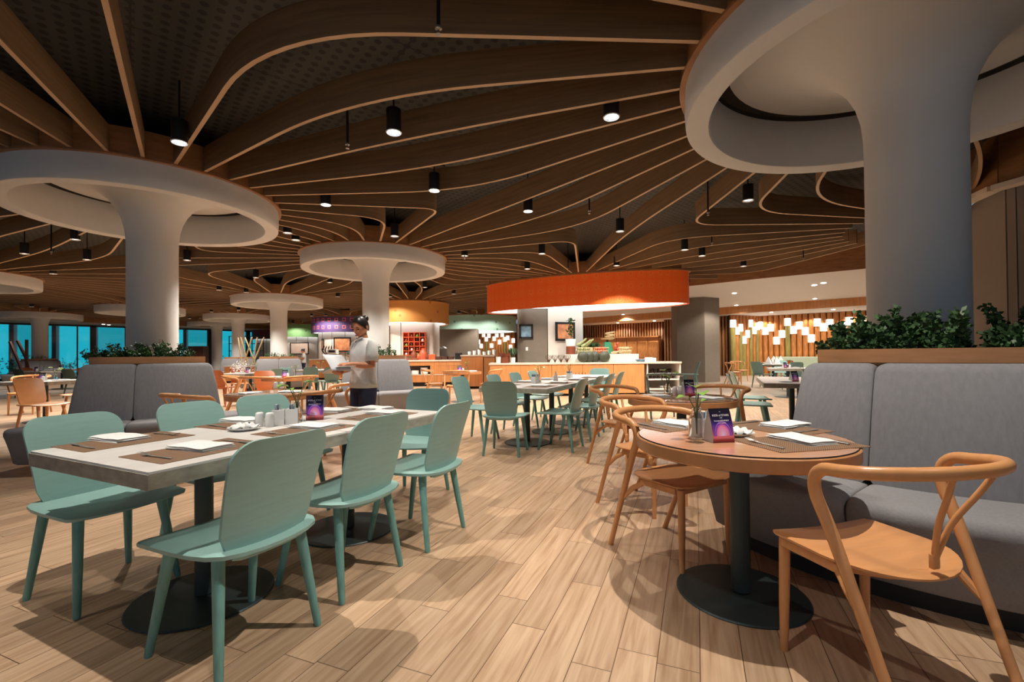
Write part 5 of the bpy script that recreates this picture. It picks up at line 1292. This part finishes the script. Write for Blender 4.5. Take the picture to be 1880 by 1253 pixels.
# bamboo wall with lanterns
def bamboo(pts, step, r, zt, lan, lab, gname, greens=.3, seed=3, lw=1.0, cnt=None):
    rnd = random.Random(seed)
    for si, (a, b_) in enumerate(zip(pts, pts[1:])):
        L = math.hypot(b_[0]-a[0], b_[1]-a[1]); an = math.atan2(b_[1]-a[1], b_[0]-a[0]); nx, ny = math.sin(an), -math.cos(an)
        bk = MB().box((L/2, .06, zt/2), (L, .05, zt)).build('wall_back', M['slatdark'], smooth=0, loc=(a[0], a[1], 0), rz=an); struct(bk)
        n = int(L/step)
        for k in range(n):
            x, y = lerp2(a, b_, (k+.5)/n); g_ = rnd.random()
            z = lan[k % len(lan)]+rnd.uniform(-.04, .04)
            key = gname+str(round(zt, 1))
            def mk(): return MB().lathe([(r, 0), (r, zt)], n=16).build('bamboo_pole', M['bamboo'])
            o = place(key, mk, 'upright pole, '+ordw(k+12*si)+' from the left of '+lab, 'pole', (x+nx*.02, y+ny*.02, 0), 0, 'poles of '+lab)
            if g_ < greens:
                # lower, green painted pole in front
                def mg(): return MB().lathe([(r*1.06, 0), (r*1.06, 1.9), (.001, 1.9)], n=16).build('green_bamboo_pole', M['bamboogreen'])
                o = place(key+'g', mg, 'green pole, '+ordw(k+12*si)+' from left of '+lab, 'pole', (x+nx*.03, y+ny*.03, 0), 0, 'green poles of '+lab); o.scale.z = (z-.02)/1.9
            def ml(): return MB().lathe([(.001, 0), (r*1.18, 0), (r*1.18, .36*lw), (.001, .36*lw)], n=18).build('wall_lantern', M['lantern'])
            def md(): return MB().lathe([(.001, 0), (r*1.18, 0), (r*1.18, .36*lw), (.001, .36*lw)], n=18).build('peach_wall_lantern', M['lanterndim'])
            dim = rnd.random() < .08
            place(key+('d' if dim else 'l'), md if dim else ml, ('peach' if dim else 'white')+' lantern, '+ordw(k+12*si)+' from left of '+lab, 'lantern', (x+nx*.05, y+ny*.05, z), 0, 'lanterns of '+lab)
BP = [(10.42, 21.7), (12.25, 22.7), (16.9, 19.0)]
LAN = [2.33, 1.98, 2.12, 1.52, 1.86, 2.36, 2.02, 2.22, 1.90, 1.55, 2.34, 2.05, 2.28, 1.62, 2.08, 2.32, 1.86]
bamboo(BP, .235, .112, 2.93, LAN, 'the bamboo lantern wall', 'bamboo')
for k, (x, y) in enumerate([(12.2, 22.0), (13.6, 20.9), (15.0, 19.8)]): spot(x, y, 2.85, 60, 140)
bamboo([(-3.2, 31.2), (.2, 29.4)], .20, .09, 3.0, LAN[3:]+LAN[:3], 'the small far lantern wall', 'farbamboo', .2, 9, .8)
spot(-1.3, 28.6, 2.9, 120, 140)
# banquette before the bamboo wall
t = thing('banquette', 'pale green banquette along the bamboo lantern wall', 'bench', (12.55, 21.9, 0), math.atan2(-3.7, 4.65))
M['palegreen'] = mat('pale_green_fabric', srgb(168, 178, 156), .9)
MB().box((2.6, -.15, .22), (5.3, .6, .44)).build('seat', M['palegreen'], t, bevel=.03); MB().box((2.6, .1, .66), (5.3, .16, .5)).build('backrest', M['palegreen'], t, bevel=.03)
for k in range(4):
    o = MB().lathe([(.13, 0), (.09, .1), (.001, .26)], n=4).build('napkin_tent', M['napkin'], smooth=0); q = [(8.5, 15.1), (8.95, 15.4), (10.05, 17.5), (10.5, 17.8)][k]; o.location = (q[0], q[1], ZT+.006); o.rotation_euler.z = .5*k; tag(o, 'pointed white napkin standing on a table before the bamboo wall, %s' % ['nearest', 'second', 'third', 'farthest'][k], 'napkin', 'standing napkins')
# small green ornaments: bouquet of white flowers on the grey-edged table
b = MB(); q = (-6.75, 11.45); leafmass(b, 0, 0, 0, .25, .2, .28, 240, .05); o = b.build('white_bouquet', M['china'], smooth=0, loc=(q[0]-.05, q[1], ZT+.02)); tag(o, 'loose white bouquet on the grey-edged table at left', 'flowers')

# ------------------------------------------------------------------ people
def rings_mesh(rings, b, n=20, cap=True):
    """rings: (cx,cy,cz, rx, ry, rot) ellipses stacked upwards"""
    vs = []
    for cx, cy, cz, rx, ry, rot in rings:
        for k in range(n):
            a = 2*PI*k/n; x = rx*math.cos(a); y = ry*math.sin(a)
            vs.append((cx+x*math.cos(rot)-y*math.sin(rot), cy+x*math.sin(rot)+y*math.cos(rot), cz))
    fs = [(i*n+k, i*n+(k+1) % n, (i+1)*n+(k+1) % n, (i+1)*n+k) for i in range(len(rings)-1) for k in range(n)]
    if cap: fs += [tuple(reversed(range(n))), tuple((len(rings)-1)*n+k for k in range(n))]
    b.add(vs, fs)
def hand(b, w, d, up, s=1.0, curl=.5):
    """palm from wrist w along d, palm normal ~up; fingers curl towards -up"""
    d = Vector(d).normalized(); u = Vector(up); u = (u-d*u.dot(d)).normalized(); r = d.cross(u)
    w = Vector(w)
    b.tube([w-d*.02, w+d*.02, w+d*.05, w+d*.085], [.024*s, .030*s, .036*s, .032*s], 12, flat=(.55, 1.15))
    for k, (o, L) in enumerate([(-.028, .060), (-.010, .070), (.010, .066), (.027, .052)]):
        p = w+d*.08+r*o; q1 = p+d*L*.45-u*L*.12*curl; q2 = q1+d*L*.32-u*L*.35*curl; q3 = q2+d*L*.15-u*L*.35*curl
        b.tube([p-d*.02, q1, q2, q3], [.0095*s, .009*s, .008*s, .0055*s], 8)
    t0 = w+d*.03-r*.026; t1 = t0-r*.03+d*.025-u*.008; t2 = t1+d*.032-r*.006-u*.012
    b.tube([t0, t1, t2], [.013*s, .0105*s, .0075*s], 8)
def head(b, c, R_, s=1.0):
    """face looks along +Y of R_"""
    n, m = 32, 26; vs = []
    for i in range(m+1):
        t = PI*i/m
        for k in range(n):
            a = 2*PI*k/n; x = math.sin(t)*math.cos(a); y = math.sin(t)*math.sin(a); z = math.cos(t)
            X = x*.074; Y = y*.094; Z = z*.112
            f = max(0, y)
            if z < 0: X *= 1-.32*(-z)**1.5; Y *= 1-.12*(-z)**2 if y > 0 else 1-.35*(-z)
            Y += .012*math.exp(-((z+.82)/.18)**2)*f                      # chin
            Y += .024*math.exp(-((z+.18)/.16)**2-(x/.14)**2)*f+.008*math.exp(-((z-.02)/.2)**2-(x/.12)**2)*f   # nose
            Y += .009*math.exp(-((z+.50)/.10)**2-(x/.26)**2)*f           # lips
            Y -= .010*math.exp(-((z-.06)/.10)**2-((abs(x)-.34)/.16)**2)*f # eye sockets
            Y += .005*math.exp(-((z-.24)/.1)**2-(x/.5)**2)*f
            p = R_ @ (Vector((X, Y, Z))*s); vs.append((c[0]+p.x, c[1]+p.y, c[2]+p.z))
    fs = [(i*n+k, (i+1)*n+k, (i+1)*n+(k+1) % n, i*n+(k+1) % n) for i in range(m) for k in range(n)]
    b.add(vs, fs)
    for sx in (-1, 1):
        p = R_ @ Vector((sx*.074*s, -.005*s, -.008*s)); b.sphere((c[0]+p.x, c[1]+p.y, c[2]+p.z), (.012*s, .02*s, .03*s), 10, 8, T=R_)
def person(label, loc, rz, apron=False):
    """local frame: +Y front. Height 1.56."""
    t = thing('person', label, 'person', loc, rz)
    Rh = Matrix.Rotation(math.radians(24), 3, 'Z') @ Matrix.Rotation(math.radians(-26), 3, 'X')   # turned to her right... and bowed
    hc = Vector((.0, .035, 1.435))
    sl, el, wl = Vector((.165, -.005, 1.255)), Vector((.215, -.02, 1.01)), Vector((.07, .215, .955))
    sr, er, wr = Vector((-.165, -.005, 1.255)), Vector((-.205, .02, 1.02)), Vector((-.10, .23, 1.04))
    b = MB()
    head(b, hc, Rh)
    b.tube([(0, -.02, 1.22), (0, -.012, 1.29), (0, .01, 1.36), (0, .015, 1.40)], [.06, .048, .047, .05], 16)
    rings_mesh([(0, 0, .80, .15, .10, 0), (0, 0, .9, .125, .09, 0), (0, 0, 1.0, .125, .09, 0), (0, 0, 1.15, .145, .10, 0), (0, -.01, 1.24, .15, .08, 0), (0, -.015, 1.29, .06, .05, 0)], b)
    for s, e, w in ((sl, el, wl), (sr, er, wr)):
        b.tube([s, s.lerp(e, .5), e, e.lerp(w, .3), e.lerp(w, .7), w], [.045, .041, .035, .035, .028, .022], 14)
    hand(b, wl, (wl-el).normalized()+Vector((-.3, 0, .0)), (0, 0, -1), 1, .8)
    hand(b, wr, (wr-er).normalized()*.3+Vector((.25, .6, -.1)), (.0, .2, 1), 1, .6)
    for sx in (-1, 1):
        b.tube([(sx*.08, 0, .82), (sx*.085, .01, .62), (sx*.085, .015, .45), (sx*.085, 0, .28), (sx*.085, -.01, .08)], [.085, .07, .05, .048, .034], 14)
        b.tube([(sx*.085, -.03, .04), (sx*.088, .05, .035), (sx*.09, .12, .02)], [.034, .036, .025], 12)
    o = b.build('body', M['skin'], t, smooth=0)
    rm = o.modifiers.new('remesh', 'REMESH'); rm.mode = 'VOXEL'; rm.voxel_size = .0055; rm.use_smooth_shade = True
    sm = o.modifiers.new('smooth', 'SMOOTH'); sm.iterations = 2; sm.factor = .4
    # hair: cap, bun
    b = MB(); n, m = 28, 16; vs = []
    for i in range(m+1):
        tt = PI*.60*i/m
        for k in range(n):
            a = 2*PI*k/n; y = math.sin(a); lim = 1.0 if y < -.35 else (.98-.16*(y+.35)/.55 if y < .2 else max(.40, .82-.46*(y-.2)/.8))
            th = tt*lim*1.15; x_ = math.sin(th)*math.cos(a); y_ = math.sin(th)*math.sin(a); z_ = math.cos(th)
            p = Rh @ Vector((x_*.083, y_*.103-.004, z_*.121+.002)); vs.append(hc+p)
    b.add(vs, [(i*n+k, (i+1)*n+k, (i+1)*n+(k+1) % n, i*n+(k+1) % n) for i in range(m) for k in range(n)])
    hair = b.build('hair', M['hair'], t, smooth=80); sd = hair.modifiers.new('solid', 'SOLIDIFY'); sd.thickness = .012; sd.offset = -1
    bp = hc+Rh @ Vector((0, -.118, .045)); MB().sphere(bp, (.042, .036, .04), 16, 12).build('hair_bun', M['hair'], t)
    for sx in (-1, 1):
        pe = Rh @ Vector((sx*.030, .083, .004)); MB().sphere(hc+pe, (.013, .006, .005), 12, 8, T=Rh).build('eye', M['black'], t)
        pb = Rh @ Vector((sx*.031, .089, .030)); MB().sphere(hc+pb, (.018, .004, .0035), 12, 6, T=Rh).build('eyebrow', M['hair'], t)
    pl = Rh @ Vector((0, .098, -.058)); MB().sphere(hc+pl, (.021, .008, .0075), 14, 8, T=Rh).build('lips', M['lips'], t)
    # shirt
    b = MB()
    rings_mesh([(0, .0, .785, .182, .135, 0), (0, .0, .84, .176, .130, 0), (0, .0, .93, .160, .118, 0), (0, .0, 1.02, .158, .118, 0), (0, .005, 1.12, .172, .125, 0), (0, 0, 1.18, .170, .115, 0), (0, -.01, 1.23, .152, .094, 0), (0, -.014, 1.268, .11, .078, 0), (0, -.014, 1.292, .075, .066, 0), (0, -.012, 1.315, .066, .062, 0)], b, 28, False)
    for s, e in ((sl, el), (sr, er)):
        q = s.lerp(e, .82); b.tube([s+(s-e)*.09+Vector((-.03 if s.x > 0 else .03, 0, 0)), s+Vector((0, 0, -.005)), s.lerp(e, .15), s.lerp(e, .45), q], [.030, .050, .059, .062, .066], 18, cap=False)
    o = b.build('shirt', M['shirt'], t, smooth=80); sd = o.modifiers.new('solid', 'SOLIDIFY'); sd.thickness = .006
    MB().tube([(-.052, .035, 1.315), (-.03, .058, 1.31), (-.006, .066, 1.30)], .009, 8).build('collar', M['shirt'], t); MB().tube([(.052, .035, 1.315), (.03, .058, 1.31), (.006, .066, 1.30)], .009, 8).build('collar', M['shirt'], t)
    MB().box((.085, .128, 1.13), (.06, .006, .014), T=Matrix.Rotation(.0, 3, 'Z')).build('name_badge', M['straw'], t, smooth=0)
    MB().box((.085, .126, 1.165), (.022, .006, .03)).build('embroidered_emblem', M['art1'], t, smooth=0)
    for k in range(6): MB().sphere((0, .128-.004*abs(k-3), 1.22-.07*k), (.005, .004, .005), 8, 6).build('button', M['china'], t)
    # trousers
    b = MB()
    rings_mesh([(0, 0, .74, .17, .125, 0), (0, 0, .86, .155, .115, 0)], b, 24)
    for sx in (-1, 1): b.tube([(sx*.078, 0, .86), (sx*.085, 0, .76), (sx*.088, .012, .6), (sx*.088, .015, .4), (sx*.088, .0, .2), (sx*.088, -.01, .07)], [.085, .098, .088, .075, .068, .066], 18)
    b.build('trousers', M['navy'], t)
    for sx in (-1, 1):
        b = MB().tube([(sx*.085, -.06, .035), (sx*.086, 0, .04), (sx*.089, .08, .034), (sx*.09, .14, .026)], [.036, .042, .042, .028], 14); b.build('shoe', M['frame'], t)
    return t, wl, wr
pw_, _, _ = person('waitress in white shirt and navy trousers leafing through menus beside the near table', (-1.60, 4.90, 0), math.radians(180-32-10))
# menus she holds: two opened white sheets
for k, (lz, ly, tilt, yaw, lab) in enumerate([(.985, .285, .25, .1, 'lower white menu folder lying across the waitress forearm'), (1.055, .31, -.55, -.1, 'upper white menu page raised in the waitress hand')]):
    b = MB(); n = 8; vs = []
    for i in range(n+1):
        for j in (0, 1): x = -.15+.30*i/n; vs.append((x, -.10+.2*j, .012*math.sin(i/n*PI)+ (.0 if k == 0 else .01*j)))
    b.add(vs, [(2*i, 2*i+2, 2*i+3, 2*i+1) for i in range(n)])
    o = b.build('menu_folder', M['paper'], smooth=80); sd = o.modifiers.new('solid', 'SOLIDIFY'); sd.thickness = .006
    Rz = Matrix.Rotation(math.radians(138), 4, 'Z')
    L_ = Rz @ Vector((-.02, ly, lz)); o.location = (-1.60+L_.x, 4.90+L_.y, lz); o.rotation_euler = (0, tilt, math.radians(138)+yaw)
    tag(o, lab, 'menu', 'menus in the waitress hands')
c_, _, _ = person('far cook in white jacket standing behind the bench by the green drum', (-11.4, 24.9, 0), math.radians(120))
